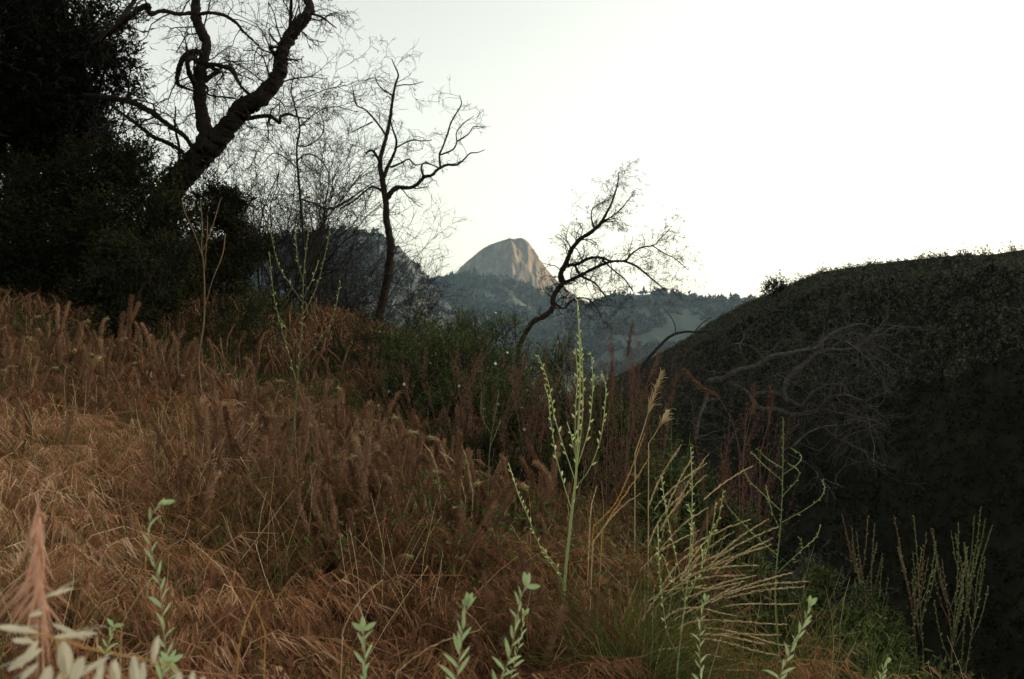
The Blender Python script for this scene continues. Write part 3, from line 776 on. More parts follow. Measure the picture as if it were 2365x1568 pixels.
leafy('green_shrub', 'low green shrub on the brink behind the seeding tussock', 'shrub', 1600, 1200, 5.4,
      [(1530, 1150, .2, 70, 90), (1610, 1180, .2, 80, 80), (1690, 1220, .4, 70, 70), (1570, 1260, -.2, 90, 70), (1680, 1300, 0, 80, 70)], 13000, .022, .010, M['shrub_leaf'], loose=True, group=FS, stems=6, stemr=.008)
leafy('green_shrub', 'dark tangled weeds at the bottom right of the seeding tussock', 'shrub', 1700, 1450, 3.6,
      [(1560, 1420, .4, 90, 70), (1660, 1400, .5, 90, 80), (1760, 1440, .5, 90, 80), (1600, 1500, 0, 110, 70), (1720, 1520, .1, 110, 70), (1830, 1510, .5, 90, 70), (1500, 1330, .9, 80, 70)], 24000, .020, .007, M['mid_leaf'], loose=True, group=FS, stems=8, stemr=.005)
leafy('green_shrub', 'low dark shrub at the brink in the lower right', 'shrub', 1930, 1450, 5.6,
      [(1900, 1420, .3, 80, 80), (1980, 1450, .3, 80, 80), (1930, 1530, -.2, 110, 70), (2050, 1540, .2, 90, 70)], 18000, .030, .010, M['shrub_leaf'], group=FS, stems=6, stemr=.008)
LS = 'low green shrubs among the spikes'
for px_, py_, dp_, lab_ in [(560, 720, 9.8, 'low green shrub among the spikes left of the thin grey green wand plant'),
                            (820, 790, 9.6, 'low green shrub among the spikes at the foot of the slender tree')]:
    leafy('green_shrub', lab_, 'shrub', px_, py_, dp_, [(px_ - 45, py_ + 10, 0, 50, 45), (px_ + 30, py_ - 15, .2, 55, 50), (px_ + 10, py_ + 40, -.2, 70, 40)], 6000, .024, .010, M['mid_leaf'], group=LS, stems=6, stemr=.008)
leafy('ridge_bush', 'round bush standing on the skyline of the right hill', 'shrub', 1790, 660, 124,
      [(1782, 666, 0, 12, 9), (1796, 658, 0, 13, 10), (1806, 665, 0, 10, 8), (1770, 674, 0, 9, 6)], 1500, .4, .14, M['ridge_leaf'], stems=4, clump=5, stemr=.06)
for q, (px, py, s) in enumerate([(1850, 640, 9), (1905, 622, 9), (1960, 612, 7), (2010, 606, 8), (2130, 590, 10), (2165, 583, 10), (2215, 578, 14), (2270, 574, 8), (2330, 570, 9)]):
    dp = float(np.interp(px, [p[0] for p in ridge_px], [p[2] for p in ridge_px])) - .5
    leafy('ridge_bush', ['first', 'second', 'third', 'fourth', 'fifth', 'sixth', 'seventh', 'eighth', 'ninth'][q] + ' wispy low bush from the left along the right hill skyline', 'shrub', px, py + 10, dp,
          [(px, py + 5, 0, s * .8, s * .7), (px + s, py + 7, 0, s * .7, s * .5), (px - s, py + 8, 0, s * .8, s * .4)], 320, .3, .07, M['ridge_leaf'], group='wispy bushes along the hill skyline', stems=5, clump=5, stemr=.04)

leafy('flowering_shrub', 'broad green shrub with scattered white flowers right of the slender tree', 'shrub', 1000, 900, 7.6,
      [(930, 800, 1.0, 70, 55), (1000, 830, .6, 80, 60), (1080, 850, .4, 85, 65), (960, 900, .3, 80, 60), (1050, 930, 0, 95, 70), (1130, 960, 0, 80, 70)], 16000, .025, .011, M['shrub_leaf'], loose=True, group=FS, stems=9, flowers=22, stemr=.01)
leafy('green_shrub', 'loose green weeds between the spikes and the bright wand plant', 'shrub', 1150, 1080, 6.0,
      [(1060, 1040, .2, 80, 50), (1140, 1060, .1, 90, 60), (1220, 1100, 0, 80, 60), (1110, 1120, -.2, 90, 45)], 9000, .022, .009, M['mid_leaf'], loose=True, group=FS, stems=8, stemr=.006)

# ------------------------------------------------------------------ grass carpet (uncountable)
def ground_scatter(n, x0, x1, y0, y1, cond):
    x = rng.uniform(x0, x1, n); y = rng.uniform(y0, y1, n)
    k = cond(x, y); x, y = x[k], y[k]
    return np.stack([x, y, G(x, y)], 1)

def shrubby(x, y):
    """ground taken by the green shrubs in the middle of the slope"""
    return (x > -.085 * y) & (y > 5.3)

def oaky(x, y):
    """upper left ground where the scrub oaks take over from the spikes"""
    return (x < -.24 * y) & (y > 7.2 + .8 * np.sin(x * 2.1))

def inview(x, y, m=.62):
    return (np.abs(x) < m * y + .25)

def brome(pts, per, hgt, name, label, mat, spk=8, thin=1.35):
    """tufts of drooping annual grass: arched culms, each ending in a nodding one-sided head of long spikelets"""
    n = len(pts); N = n * per
    base = np.repeat(pts, per, 0) + rng.normal(size=(N, 3)) * np.array([.05, .05, 0])
    base[:, 2] = G(base[:, 0], base[:, 1]) - .01
    tl = rng.normal(size=(n, 2)) * .45 + np.array([.15, -.45])
    lean = np.repeat(tl, per, 0) + rng.normal(size=(N, 2)) * .35
    h = hgt * np.repeat(.5 + .85 * rng.random(n) ** 1.3, per) * (.6 + .6 * rng.random(N))
    t = np.linspace(0, 1, 5)
    droop = (.35 + .5 * rng.random(N))
    # culm: rises then nods over in the lean direction
    out_ = (t ** 1.7)[None] * h[:, None] * .75
    zz = h[:, None] * (t[None] * 1.15 - droop[:, None] * t[None] ** 3)
    P = base[:, None] + np.stack([out_ * lean[:, :1], out_ * lean[:, 1:2], zz], -1)
    w = np.linspace(1, .45, 5)[None] * (.0032 * thin)
    tint = np.repeat(np.clip(.42 + 1.0 * fbm(pts[:, 0] * 1.1, pts[:, 1] * 1.1, 3) + rng.normal(size=n) * .2, 0, 1), per)
    b = MB(); b.ribbons(P, np.repeat(w, N, 0), attr=tint[:, None])
    # heads
    k = rng.random((N, spk)) * .45 + .55
    i = np.minimum((k * 4).astype(int), 3); f = (k * 4 - i)[..., None]
    ii = np.arange(N)[:, None]
    hp = P[ii, i] * (1 - f) + P[ii, i + 1] * f
    T = norm(P[ii, i + 1] - P[ii, i])
    d = norm(T * .35 + np.concatenate([lean, np.zeros((N, 1))], 1)[:, None] * .45 + rng.normal(size=T.shape) * .17 + np.array([0, 0, -.75]))
    b.leaves(hp.reshape(-1, 3), d.reshape(-1, 3), (.036 + .04 * rng.random(N * spk)) * thin, (.0026 + .0018 * rng.random(N * spk)) * thin, attr=np.repeat(tint, spk), tri=True)
    return props(b.build(name, mat, smooth=False), label, 'grass', kind='stuff')

P1 = ground_scatter(10800, -4.5, 3.2, .9, 7.6, lambda x, y: inview(x, y) & (x < 2.2 - .22 * y + .2 * np.sin(y * 3)) & ((x < .15 * y + .12 * np.sin(y * 5)) | (rng.random(len(x)) < .22)) & (fbm(x * .8 + 3, y * .8, 3) > -.30) & (rng.random(len(x)) < np.clip(1.15 - .07 * y, .3, 1) * np.clip(.75 + 1.6 * fbm(x * 1.7 + 50, y * 1.7, 3), .12, 1)))
brome(P1, 12, .30, 'brome_grass', 'carpet of dry reddish brown nodding brome grass on the near slope', M['brome'])
P1b = ground_scatter(4600, -9, 3.4, 5.5, 15, lambda x, y: inview(x, y) & (x < 2.7 - .22 * y) & (~(shrubby(x, y) | oaky(x, y)) | (rng.random(len(x)) < .3)))
brome(P1b, 9, .30, 'dry_grass', 'thin dry grass among the fuzzy spikes farther up the slope', M['brome'], spk=5, thin=1.5)

# straight dry culms and some green blades through it
P2 = ground_scatter(420, -4, 3, 1.2, 8, lambda x, y: inview(x, y) & (x < 2.2 - .22 * y))
n = len(P2); per = 4; N = n * per
base = np.repeat(P2, per, 0) + rng.normal(size=(N, 3)) * np.array([.04, .04, 0])
d0 = np.stack([rng.normal(size=N) * .5, rng.normal(size=N) * .5, np.ones(N)], 1)
Pg, Rg = grow(base, d0, .25 + .3 * rng.random(N), np.full(N, .0013), 6, .10, (0, 0, -.02), .5)
b = MB(); b.tubes(Pg, Rg, 3)
props(b.build('dry_culms', M['straw']), 'loose straw coloured culms sticking out of the brome carpet', 'grass', kind='stuff')
P3 = ground_scatter(2600, -5, 3, 1.2, 9, lambda x, y: inview(x, y) & (x < 2.7 - .20 * y) & (fbm(x * .9 + 40, y * .9, 3) > -.04 - .2 * (x < -.8)))
n = len(P3); per = 12; N = n * per
base = np.repeat(P3, per, 0) + rng.normal(size=(N, 3)) * np.array([.05, .05, 0])
d0 = np.stack([rng.normal(size=N) * .45, rng.normal(size=N) * .45, np.ones(N)], 1)
Pg, Rg = grow(base, d0, .2 + .24 * rng.random(N), np.full(N, .0021), 6, .12, (0, 0, -.07), .15)
b = MB(); b.ribbons(Pg, Rg * 2)
props(b.build('green_blades', M['green_grass'], smooth=False), 'short green blades and herbs between the dry grass', 'grass', kind='stuff')
# low leafy ground cover on the slope, brown and green
P4 = ground_scatter(17000, -10, 5, 3.2, 16, lambda x, y: inview(x, y) & (x < 4.6 - .22 * y) & (fbm(x * .7 - 20, y * .7, 3) > .02 - .1 * (x > 0)))
n = len(P4); per = 8
pos = np.repeat(P4, per, 0) + rng.normal(size=(n * per, 3)) * np.array([.08, .08, 0]); pos[:, 2] += .04 + .34 * rng.random(n * per)
b = MB(); b.leaves(pos, rng.normal(size=pos.shape) + np.array([0, 0, .5]), .025 + .03 * rng.random(len(pos)), .012, tri=True)
props(b.build('ground_cover', M['shrub_leaf'], smooth=False), 'low leafy ground cover between the spikes', 'ground cover', kind='stuff')

P6 = ground_scatter(9000, -9.5, 1, 5.5, 15, lambda x, y: inview(x, y) & (oaky(x, y) | (fbm(x * .8 + 90, y * .8, 3) > .16)))
n = len(P6); per = 14
pos = np.repeat(P6, per, 0) + rng.normal(size=(n * per, 3)) * np.array([.10, .10, 0]); pos[:, 2] += .03 + np.repeat(.15 + .4 * rng.random(n) ** 2, per) * rng.random(n * per)
b = MB(); b.leaves(pos, rng.normal(size=pos.shape) + np.array([0, 0, .8]), .022 + .028 * rng.random(len(pos)), .010, tri=True)
props(b.build('olive_weeds', M['mid_leaf'], smooth=False), 'low dark olive weeds on the upper left slope under the scrub oaks', 'weeds', kind='stuff')
# brown bristly weed filling the slope between the spikes
P5 = ground_scatter(5200, -9, 3.4, 5.0, 15, lambda x, y: inview(x, y) & (x < 2.4 - .22 * y) & (~shrubby(x, y)) & (~oaky(x, y) | (rng.random(len(x)) < .3)) & (fbm(x * .6 + 70, y * .6, 3) > -.22))
n = len(P5); per = 7; N = n * per
base = np.repeat(P5, per, 0) + rng.normal(size=(N, 3)) * np.array([.05, .05, 0])
hh = np.repeat(.10 + .24 * rng.random(n), per) * (.6 + .6 * rng.random(N))
Pg, Rg = grow(base, np.stack([rng.normal(size=N) * .3, rng.normal(size=N) * .3, np.ones(N)], 1), hh, np.full(N, .0016), 3, .12, (0, 0, 0), .4)
b = MB(); b.tubes(Pg, Rg, 3)
k = 7; f = rng.random((N, k)) * 1.99; i = f.astype(int); f = (f - i)[..., None]
hp = Pg[np.arange(N)[:, None], i] * (1 - f) + Pg[np.arange(N)[:, None], i + 1] * f
b.leaves(hp.reshape(-1, 3), rng.normal(size=(N * k, 3)) + np.array([0, 0, .9]), .018 + .016 * rng.random(N * k), .008, tri=True)
props(b.build('brown_weed', M['brown_weed'], smooth=False), 'dense brown bristly weeds filling the slope between the spikes', 'weeds', kind='stuff')

# ------------------------------------------------------------------ fuzzy flower spikes
def spike_mesh(seed, lo=False):
    r_ = np.random.default_rng(seed)
    L = .20 + .20 * r_.random(); rad = .0062 + .0045 * r_.random()
    n = 8 if lo else 20; k = 4 if lo else 7
    t = np.linspace(0, 1, n)
    s1, s2, a = r_.normal() * .07, r_.normal() * .016, r_.random() * 6.28
    curl = .045 * (r_.random() if r_.random() < .35 else .1 * r_.random())
    x = s1 * t ** 2 + s2 * np.sin(t * 7) + curl * np.clip((t - .86) / .14, 0, 1) ** 2
    y = s2 * np.sin(t * 5 + 1) + .03 * r_.normal() * t
    z = L * (t - (curl * 2.2) * np.clip((t - .88) / .12, 0, 1) ** 2)
    P = np.stack([x * math.cos(a) - y * math.sin(a), x * math.sin(a) + y * math.cos(a), z], 1)
    R = rad * np.where(t < .12, .25 + t * 4, .75 + .35 * np.sin(t * 2.6)) * (1 + .14 * r_.normal(size=n))
    R[-1] *= .5
    b = MB(); b.tubes(P, R, k, attr=t[None])
    m = 48 if lo else 1000
    u = .1 + .9 * r_.random(m); fi = u * (n - 1.001); i = fi.astype(int); f = (fi - i)[:, None]
    c = P[i] * (1 - f) + P[i + 1] * f; T = norm(P[i + 1] - P[i])
    sd = r_.normal(size=(m, 3)); sd = norm(sd - T * (sd * T).sum(1, keepdims=True))
    rr_ = (R[i] * (1 - f[:, 0]) + R[i + 1] * f[:, 0])[:, None]
    st = rng
    b.leaves(c + sd * rr_ * .8, sd + T * .5 + r_.normal(size=sd.shape) * .3, (.012 if not lo else .015) * (.5 + 1.0 * r_.random(m)), .0036 if not lo else .010, up=r_.normal(size=sd.shape), attr=u, tri=True)
    return b.mesh('flower_spike', M['fuzzy'] if seed % 3 == 0 else M['fuzzy_plain'], smooth=True), (np.concatenate(b.V), b)

SPK = [spike_mesh(100 + q)[0] for q in range(14)]
SPLO = [spike_mesh(200 + q, True)[1][1] for q in range(10)]

def spike_clump(x, y, nsp, sc, label, group):
    z = float(G(x, y))
    root = empty('spike_plant', (x, y, z), label, 'wild plant', group)
    yaw0 = random.random() * 6.28
    for q in range(nsp):
        o = bpy.data.objects.new('flower_spike', random.choice(SPK))
        COL.objects.link(o); o.parent = root
        r = random.uniform(.01, .15) * sc; a = yaw0 + q * 2.4
        o.location = (math.cos(a) * r, math.sin(a) * r, random.uniform(-.02, .10) * sc)
        o.rotation_euler = (max(-.35, min(.35, random.gauss(0, .2))), max(-.35, min(.35, random.gauss(0, .22))), random.random() * 6.28)
        s = sc * random.uniform(.75, 1.2); o.scale = (s, s, s * random.uniform(.85, 1.25))
    return root

cand = ground_scatter(15000, -9, 3.4, 3.2, 16, lambda x, y: inview(x, y, .58) & (x < 2.3 - .22 * y) & (rng.random(len(x)) < np.clip((y - 3.3) / 2.6, .02, 1) * np.where(x > .0, np.where(y < 5.5, .12, .4), 1.0) * np.where(shrubby(x, y), .5, 1.0) * np.where(oaky(x, y), .4, 1.0)) & (fbm(x * .9 + 9, y * .9, 3) > -.10))
cand = cand[:1050]
order = np.argsort(cand[:, 1])
near = cand[order[:262]]; rest = cand[order[262:]]
# a handful of clearly separate ones in the near grass
NAMED = [((285, 1380), 2.9, 4, .62, 'fuzzy brown spikes in the green grass behind the pale leafy shoot at left'),
         ((1082, 1290), 3.9, 3, .62, 'upright fuzzy spikes with pale green tips standing in the brome carpet'),
         ((1120, 1330), 3.8, 2, .60, 'pair of curled green tipped spikes right of the upright ones in the brome'),
         ((420, 1400), 3.0, 2, .60, 'two short fuzzy spikes right of the pale leafy shoot at left'),
         ((1265, 1560), 2.9, 6, .95, 'tall brown spikes at the bottom edge below the pale wand plant'),
         ((1150, 1560), 2.8, 4, .85, 'brown spikes at the bottom edge between two leafy shoots'),
         ((100, 1100), 4.0, 3, 1.15, 'pair of long bent spikes with cream tips at the left edge'),
         ((215, 900), 5.2, 4, 1.15, 'tall cream tipped spikes in front of the scrub oak at left')]
for (px, py), dp, nsp, sc, lab in NAMED:
    spike_clump((px - 1182.5) / FPX * dp, dp, nsp, sc, lab, None)
for p in near:
    u_ = 1182.5 + p[0] / p[1] * FPX
    where = 'in front of the scrub oaks at far left' if u_ < 330 else 'below the foot of the forked tree' if u_ < 600 else 'around the thin grey green wand plant' if u_ < 850 else 'in front of the flowering shrub' if u_ < 1150 else 'around the bright wand plant'
    spike_clump(p[0], p[1], random.choice([2, 3, 4, 5, 6, 7, 8]), random.uniform(.55, 1.25), 'brown fuzzy spiked weed massed with others ' + where, 'fuzzy spiked weeds ' + where)
b = MB()
for p in rest:
    for q in range(random.choice([4, 5, 6, 7])):
        s = SPLO[random.randrange(10)]
        V = np.concatenate(s.V) * random.uniform(.8, 1.25)
        a = random.random() * 6.28; tx, ty = random.gauss(0, .13), random.gauss(0, .16)
        Rm = np.array(Matrix.Rotation(tx, 3, 'X') @ Matrix.Rotation(ty, 3, 'Y') @ Matrix.Rotation(a, 3, 'Z'))
        V = V @ Rm.T + p + np.array([random.gauss(0, .09), random.gauss(0, .09), random.uniform(0, .12)])
        b.add(V, np.concatenate(s.Q), np.concatenate(s.T), np.concatenate(s.A))
props(b.build('spike_plants', M['fuzzy_plain']), 'far mass of brown fuzzy spiked weeds below the trees', 'wild plants', kind='stuff')

# ------------------------------------------------------------------ tall wand plants with seed pods
def wand(name, label, conv, depth, stem, branches, sm, pm, w=10, podsize=.009, group=None, podgap=.022, t0=.45, seed=0):
    r_ = np.random.default_rng(seed + 900)
    P, R = limb([(x, y, w * (1 - .75 * q / (len(stem) - 1))) for q, (x, y) in enumerate(stem)], conv, depth, .04, 1, seed, rough=.02, floor=.0005 * depth)
    z0 = float(G(P[0, 0], P[0, 1]))
    if P[0, 2] > z0: 
        P = np.vstack([[P[0, 0], P[0, 1], z0 - .02], P]); R = np.concatenate([[R[0] * 1.1], R])
    root = empty(name, tuple(P[0]), label, 'wild plant', group)
    b = MB(); b.tubes(P, R, 7, attr=np.linspace(0, 1, len(P))[None]); st_o = b.build('stem', sm, root)
    runs = [(P, t0, st_o)]
    for q, br in enumerate(branches):
        Pb, Rb = limb([(x, y, w * .28 * (1 - .5 * k / (len(br) - 1))) for k, (x, y) in enumerate(br)], conv, depth, .10, 1, seed + 30 + q, rough=.03, floor=.0005 * depth)
        i = np.argmin(np.linalg.norm((P[:, [0, 2]] / P[:, 1:2]) - (Pb[0, [0, 2]] / Pb[0, 1]), axis=1))
        sc = 1 + (P[i, 1] / Pb[0, 1] - 1) * np.linspace(1, 0, len(Pb)) ** 2
        Pb = Pb * sc[:, None]
        b = MB(); b.tubes(Pb, Rb, 5, attr=np.linspace(.2, 1, len(Pb))[None]); bo = b.build('side_branch', sm, root)
        runs.append((Pb, .22, bo))
    for Pr, st, ho in runs:
        pb = MB()
        seg = np.linalg.norm(np.diff(Pr, axis=0), axis=1); cum = np.concatenate([[0], np.cumsum(seg)])
        s = np.arange(st * cum[-1], cum[-1], podgap)
        s = s + r_.normal(size=len(s)) * podgap * .25
        # closer together near the tip
        s = cum[-1] * (st + (1 - st) * ((s / cum[-1] - st) / (1 - st)).clip(0, 1) ** .75)
        pts = np.stack([np.interp(s, cum, Pr[:, c]) for c in range(3)], 1)
        T = norm(np.stack([np.interp(s + .01, cum, Pr[:, c]) - np.interp(s - .01, cum, Pr[:, c]) for c in range(3)], 1))
        sd = r_.normal(size=T.shape); sd = norm(sd - T * (sd * T).sum(1, keepdims=True))
        d = norm(T + sd * .7); l = podsize * (1.25 - .6 * s / cum[-1]) * (.8 + .5 * r_.random(len(s)))
        q0 = pts + sd * .002
        PP = np.stack([q0, q0 + d * l[:, None] * .35, q0 + d * l[:, None] * .75, q0 + d * l[:, None] * 1.1], 1)
        pb.tubes(PP, l[:, None] * np.array([[.08, .22, .18, .03]]), 5)
        pb.build('seed_pods', pm, ho, 'stuff')
    return root

wand('wand_plant', 'tall pale green wand plant with beaded branches, the brightest one at centre right', lambda x, y: (x, y, 1), 3.4,
     [(1298, 1540), (1301, 1400), (1306, 1320), (1321, 1180), (1330, 1100), (1335, 1000), (1339, 900), (1339, 800), (1333, 692)],
     [[(1321, 1180), (1298, 1105), (1284, 1053), (1277, 1005), (1270, 960), (1267, 923), (1257, 887)],
      [(1330, 1115), (1315, 1070), (1295, 1012), (1281, 964), (1274, 926), (1264, 875), (1242, 820)],
      [(1335, 1120), (1363, 1080), (1387, 1012), (1396, 950), (1399, 895), (1389, 856)],
      [(1334, 1075), (1356, 1005), (1366, 943), (1369, 875), (1366, 827), (1362, 812)],
      [(1330, 1090), (1328, 1000), (1330, 930), (1334, 870), (1329, 806)],
      [(1331, 1090), (1341, 1010), (1346, 940), (1346, 870), (1341, 780)],
      [(1328, 1050), (1322, 1020), (1318, 1000), (1311, 980)],
      [(1299, 1340), (1268, 1295), (1240, 1247), (1223, 1202), (1199, 1147), (1185, 1103), (1174, 1068)],
      [(1301, 1350), (1285, 1310), (1262, 1280), (1252, 1262)]], M['wand'], M['pod'], w=9, podsize=.0165, seed=1, podgap=.026)
wand('wand_plant', 'pale green wand plant with stiff upright branches behind the seeding tussock', Z7, 2.75,
     [(165, 1620), (172, 1500), (188, 1340), (215, 1130), (240, 900), (255, 700), (265, 400), (255, 110)],
     [[(215, 1040), (180, 880), (140, 700), (100, 500), (70, 290)], [(180, 1420), (110, 1280), (70, 1000), (55, 800), (50, 600)],
      [(215, 1100), (330, 850), (390, 620), (412, 450)], [(235, 900), (320, 790), (400, 640), (440, 520), (460, 380)], [(245, 840), (270, 700), (262, 560), (240, 470)],
      [(200, 1000), (150, 960), (110, 880), (85, 800)], [(215, 1050), (300, 930), (330, 820), (320, 740)]], M['wand'], M['pod'], w=13, podsize=.0115, seed=50, podgap=.023)
wand('wand_plant', 'slender green wand plant with curving side branches right of the seeding tussock', Z7, 2.95,
     [(830, 1640), (815, 1450), (800, 1300), (785, 1100), (790, 900), (815, 650), (830, 400), (835, 100), (836, -70)],
     [[(818, 510), (700, 400), (620, 320), (580, 240)], [(832, 330), (740, 250), (630, 140)], [(828, 585), (980, 500), (1070, 430), (1095, 370), (1080, 320)],
      [(832, 420), (920, 320), (930, 260), (865, 215)], [(835, 285), (925, 220), (948, 165), (885, 120)], [(800, 900), (950, 760), (1040, 680), (1072, 600)],
      [(795, 790), (620, 630), (500, 500), (455, 420)], [(833, 245), (740, 190), (672, 122)], [(808, 620), (760, 500), (725, 350)], [(960, 750), (950, 710), (930, 675)]],
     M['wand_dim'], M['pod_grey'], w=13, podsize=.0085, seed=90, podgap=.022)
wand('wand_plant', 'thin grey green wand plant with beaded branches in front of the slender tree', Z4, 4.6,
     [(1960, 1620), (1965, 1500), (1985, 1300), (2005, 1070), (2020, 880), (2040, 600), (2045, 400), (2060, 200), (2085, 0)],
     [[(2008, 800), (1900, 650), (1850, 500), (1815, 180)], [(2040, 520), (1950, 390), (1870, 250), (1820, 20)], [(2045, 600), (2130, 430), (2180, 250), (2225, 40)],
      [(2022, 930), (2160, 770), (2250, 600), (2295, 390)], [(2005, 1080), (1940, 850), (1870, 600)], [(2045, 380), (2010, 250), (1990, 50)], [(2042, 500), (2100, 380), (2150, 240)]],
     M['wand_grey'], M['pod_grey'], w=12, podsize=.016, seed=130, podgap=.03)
wand('wand_plant', 'pinkish leafless wand stem rising in front of the scrub oak', Z4, 6.5,
     [(1350, 1060), (1338, 900), (1370, 700), (1380, 550), (1375, 300), (1360, 150), (1365, 0), (1352, -160)],
     [[(1372, 230), (1320, 80), (1250, -80), (1225, -180)], [(1372, 170), (1430, 20), (1480, -150), (1500, -190)], [(1376, 330), (1395, 100), (1400, -60)], [(1380, 560), (1430, 380), (1500, 200), (1520, 60)]],
     M['wand_pink'], M['pod_dull'], w=15, podsize=.006, seed=170, podgap=.05)
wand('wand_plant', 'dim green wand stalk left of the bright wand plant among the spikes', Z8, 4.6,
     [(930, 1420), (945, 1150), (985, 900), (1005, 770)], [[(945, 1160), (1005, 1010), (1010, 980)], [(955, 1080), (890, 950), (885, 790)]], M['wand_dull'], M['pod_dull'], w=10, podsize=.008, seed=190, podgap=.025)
DW = [((1690, 1620), [(1640, 1100), (1590, 850), (1530, 540)]), ((1870, 1640), [(1900, 1300), (1930, 900), (1935, 580)]), ((1730, 1640), [(1700, 1200), (1680, 860), (1655, 540)]),
      ((1900, 1640), [(1880, 1200), (1800, 800), (1760, 620)]), ((1960, 1640), [(2030, 1200), (2060, 900), (2145, 610)]), ((1400, 1640), [(1395, 1200), (1390, 900), (1410, 590)]),
      ((1420, 1640), [(1340, 1000), (1270, 800), (1205, 540)]), ((1940, 1640), [(1990, 1000), (2020, 750), (2035, 540)])]
for q, (b0, up) in enumerate(DW):
    st = [b0] + up
    e = lambda s, k: (up[0][0] + (up[1][0] - up[0][0]) * s, up[0][1] + (up[1][1] - up[0][1]) * s)
    brs = []
    for k in range(6):
        s0 = e(.17 * k - .4, 0)
        dx = random.choice([-1, 1]) * random.uniform(40, 110)
        brs.append([s0, (s0[0] + dx * .6, s0[1] - 150), (s0[0] + dx, s0[1] - random.uniform(280, 430))])
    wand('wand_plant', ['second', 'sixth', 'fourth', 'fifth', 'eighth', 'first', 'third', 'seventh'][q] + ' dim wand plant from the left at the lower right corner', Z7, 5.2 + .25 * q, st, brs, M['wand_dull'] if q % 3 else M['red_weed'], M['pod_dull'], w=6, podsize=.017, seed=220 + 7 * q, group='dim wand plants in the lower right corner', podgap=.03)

# ------------------------------------------------------------------ seeding tussock
tc_px = (1440, 1490); TD = 2.8
tx = (tc_px[0] - 1182.5) / FPX * TD
tz = float(G(tx, TD))
tus = empty('grass_tussock', (tx, TD, tz), 'large green grass tussock with pale seed stalks fanning out to the right', 'grass')
N = 1300
d0 = np.stack([rng.normal(size=N) * .8 + .25, rng.normal(size=N) * .6, np.full(N, 1.0)], 1)
bs = np.array([[tx, TD, tz]]) + rng.normal(size=(N, 3)) * np.array([.07, .07, 0])
Pg, Rg = grow(bs, d0, .32 + .34 * rng.random(N), np.full(N, .0018), 8, .05, (0, 0, -.16), .15)
b = MB(); b.ribbons(Pg, Rg * 2)
b.build('blades', M['green_grass'], tus, 'stuff', smooth=False)
tips = [(190, 110), (365, 160), (350, 220), (345, 295), (640, 235), (210, 410), (355, 500), (735, 570), (800, 615), (760, 690), (750, 730), (505, 755), (485, 805), (670, 855), (585, 915), (590, 955), (880, 905), (985, 955), (950, 990), (560, 975), (450, 1000), (485, 1045), (925, 1095), (530, 1170), (565, 1205), (850, 1225), (820, 1290), (865, 1360), (705, 1345), (800, 1420), (680, 1480), (750, 1515), (265, 180), (300, 640), (375, 680), (340, 980), (520, 650), (660, 920), (620, 570), (265, 1365), (430, 1540), (300, 740), (240, 875)]
def seed_head(P, R, frac, mat, parent, name, spread=.25, l=.012, r=.0022, dens=130, seed=0, stalkm=None):
    """thin stalk with a slim spike of husks over its last part"""
    r_ = np.random.default_rng(seed)
    b = MB(); b.tubes(P, R, 4)
    o = b.build(name, stalkm or mat, parent)
    b = MB()
    seg = np.linalg.norm(np.diff(P, axis=0), axis=1); cum = np.concatenate([[0], np.cumsum(seg)])
    a = cum[-1] * (1 - frac); m = max(6, int((cum[-1] - a) * dens))
    s = np.linspace(a, cum[-1], m)
    pts = np.stack([np.interp(s, cum, P[:, c]) for c in range(3)], 1)
    T = norm(np.stack([np.interp(s + .01, cum, P[:, c]) - np.interp(s - .012, cum, P[:, c]) for c in range(3)], 1))
    sd = r_.normal(size=T.shape); sd = norm(sd - T * (sd * T).sum(1, keepdims=True))
    d = norm(T + sd * spread)
    env = np.sin(np.pi * np.clip((s - a) / (cum[-1] - a) * .9 + .08, 0, 1)) ** .5
    ll = l * (.6 + .7 * r_.random(m)) * (.5 + .5 * env)
    PP = np.stack([pts, pts + d * ll[:, None] * .5, pts + d * ll[:, None]], 1)
    b.tubes(PP, np.array([[.5, 1, .1]]) * r * ((.55 + .45 * env) * (.6 + .6 * r_.random(m)))[:, None], 4)
    b.build('seed_head', mat, o)
    return o
for q, (zx, zy) in enumerate(tips):
    px, py, _ = Z7(zx, zy)
    dd_ = TD + random.uniform(-.25, .25)
    tip = ray(px, py, dd_)
    b0 = np.array([tx, TD, tz]) + rng.normal(size=3) * np.array([.05, .05, 0])
    th = np.linspace(0, 1, 24); kf = random.uniform(.55, .8) * math.pi / 2
    hx = (1 - np.cos(th * kf)) / (1 - math.cos(kf)); hx = .25 * th + .75 * hx
    bump = .02 + .07 * random.random() + .12 * max(0, .55 - (tip[2] - b0[2]))
    hz_ = np.sin(th * kf) / math.sin(kf) + 0 * th
    P = b0[None] + (tip - b0)[None] * np.stack([hx, hx, hz_], 1)
    P[:, 2] += bump * np.sin(th * math.pi) ** 1.2
    hz = .34 * np.linalg.norm(tip - b0)
    seed_head(P, np.linspace(.0011, .0007, 24), min(.42, .21 / np.linalg.norm(tip - b0)), M['straw'], tus, 'seed_stalk', seed=q, dens=300, l=.014, r=.0020, stalkm=M['green_grass'])

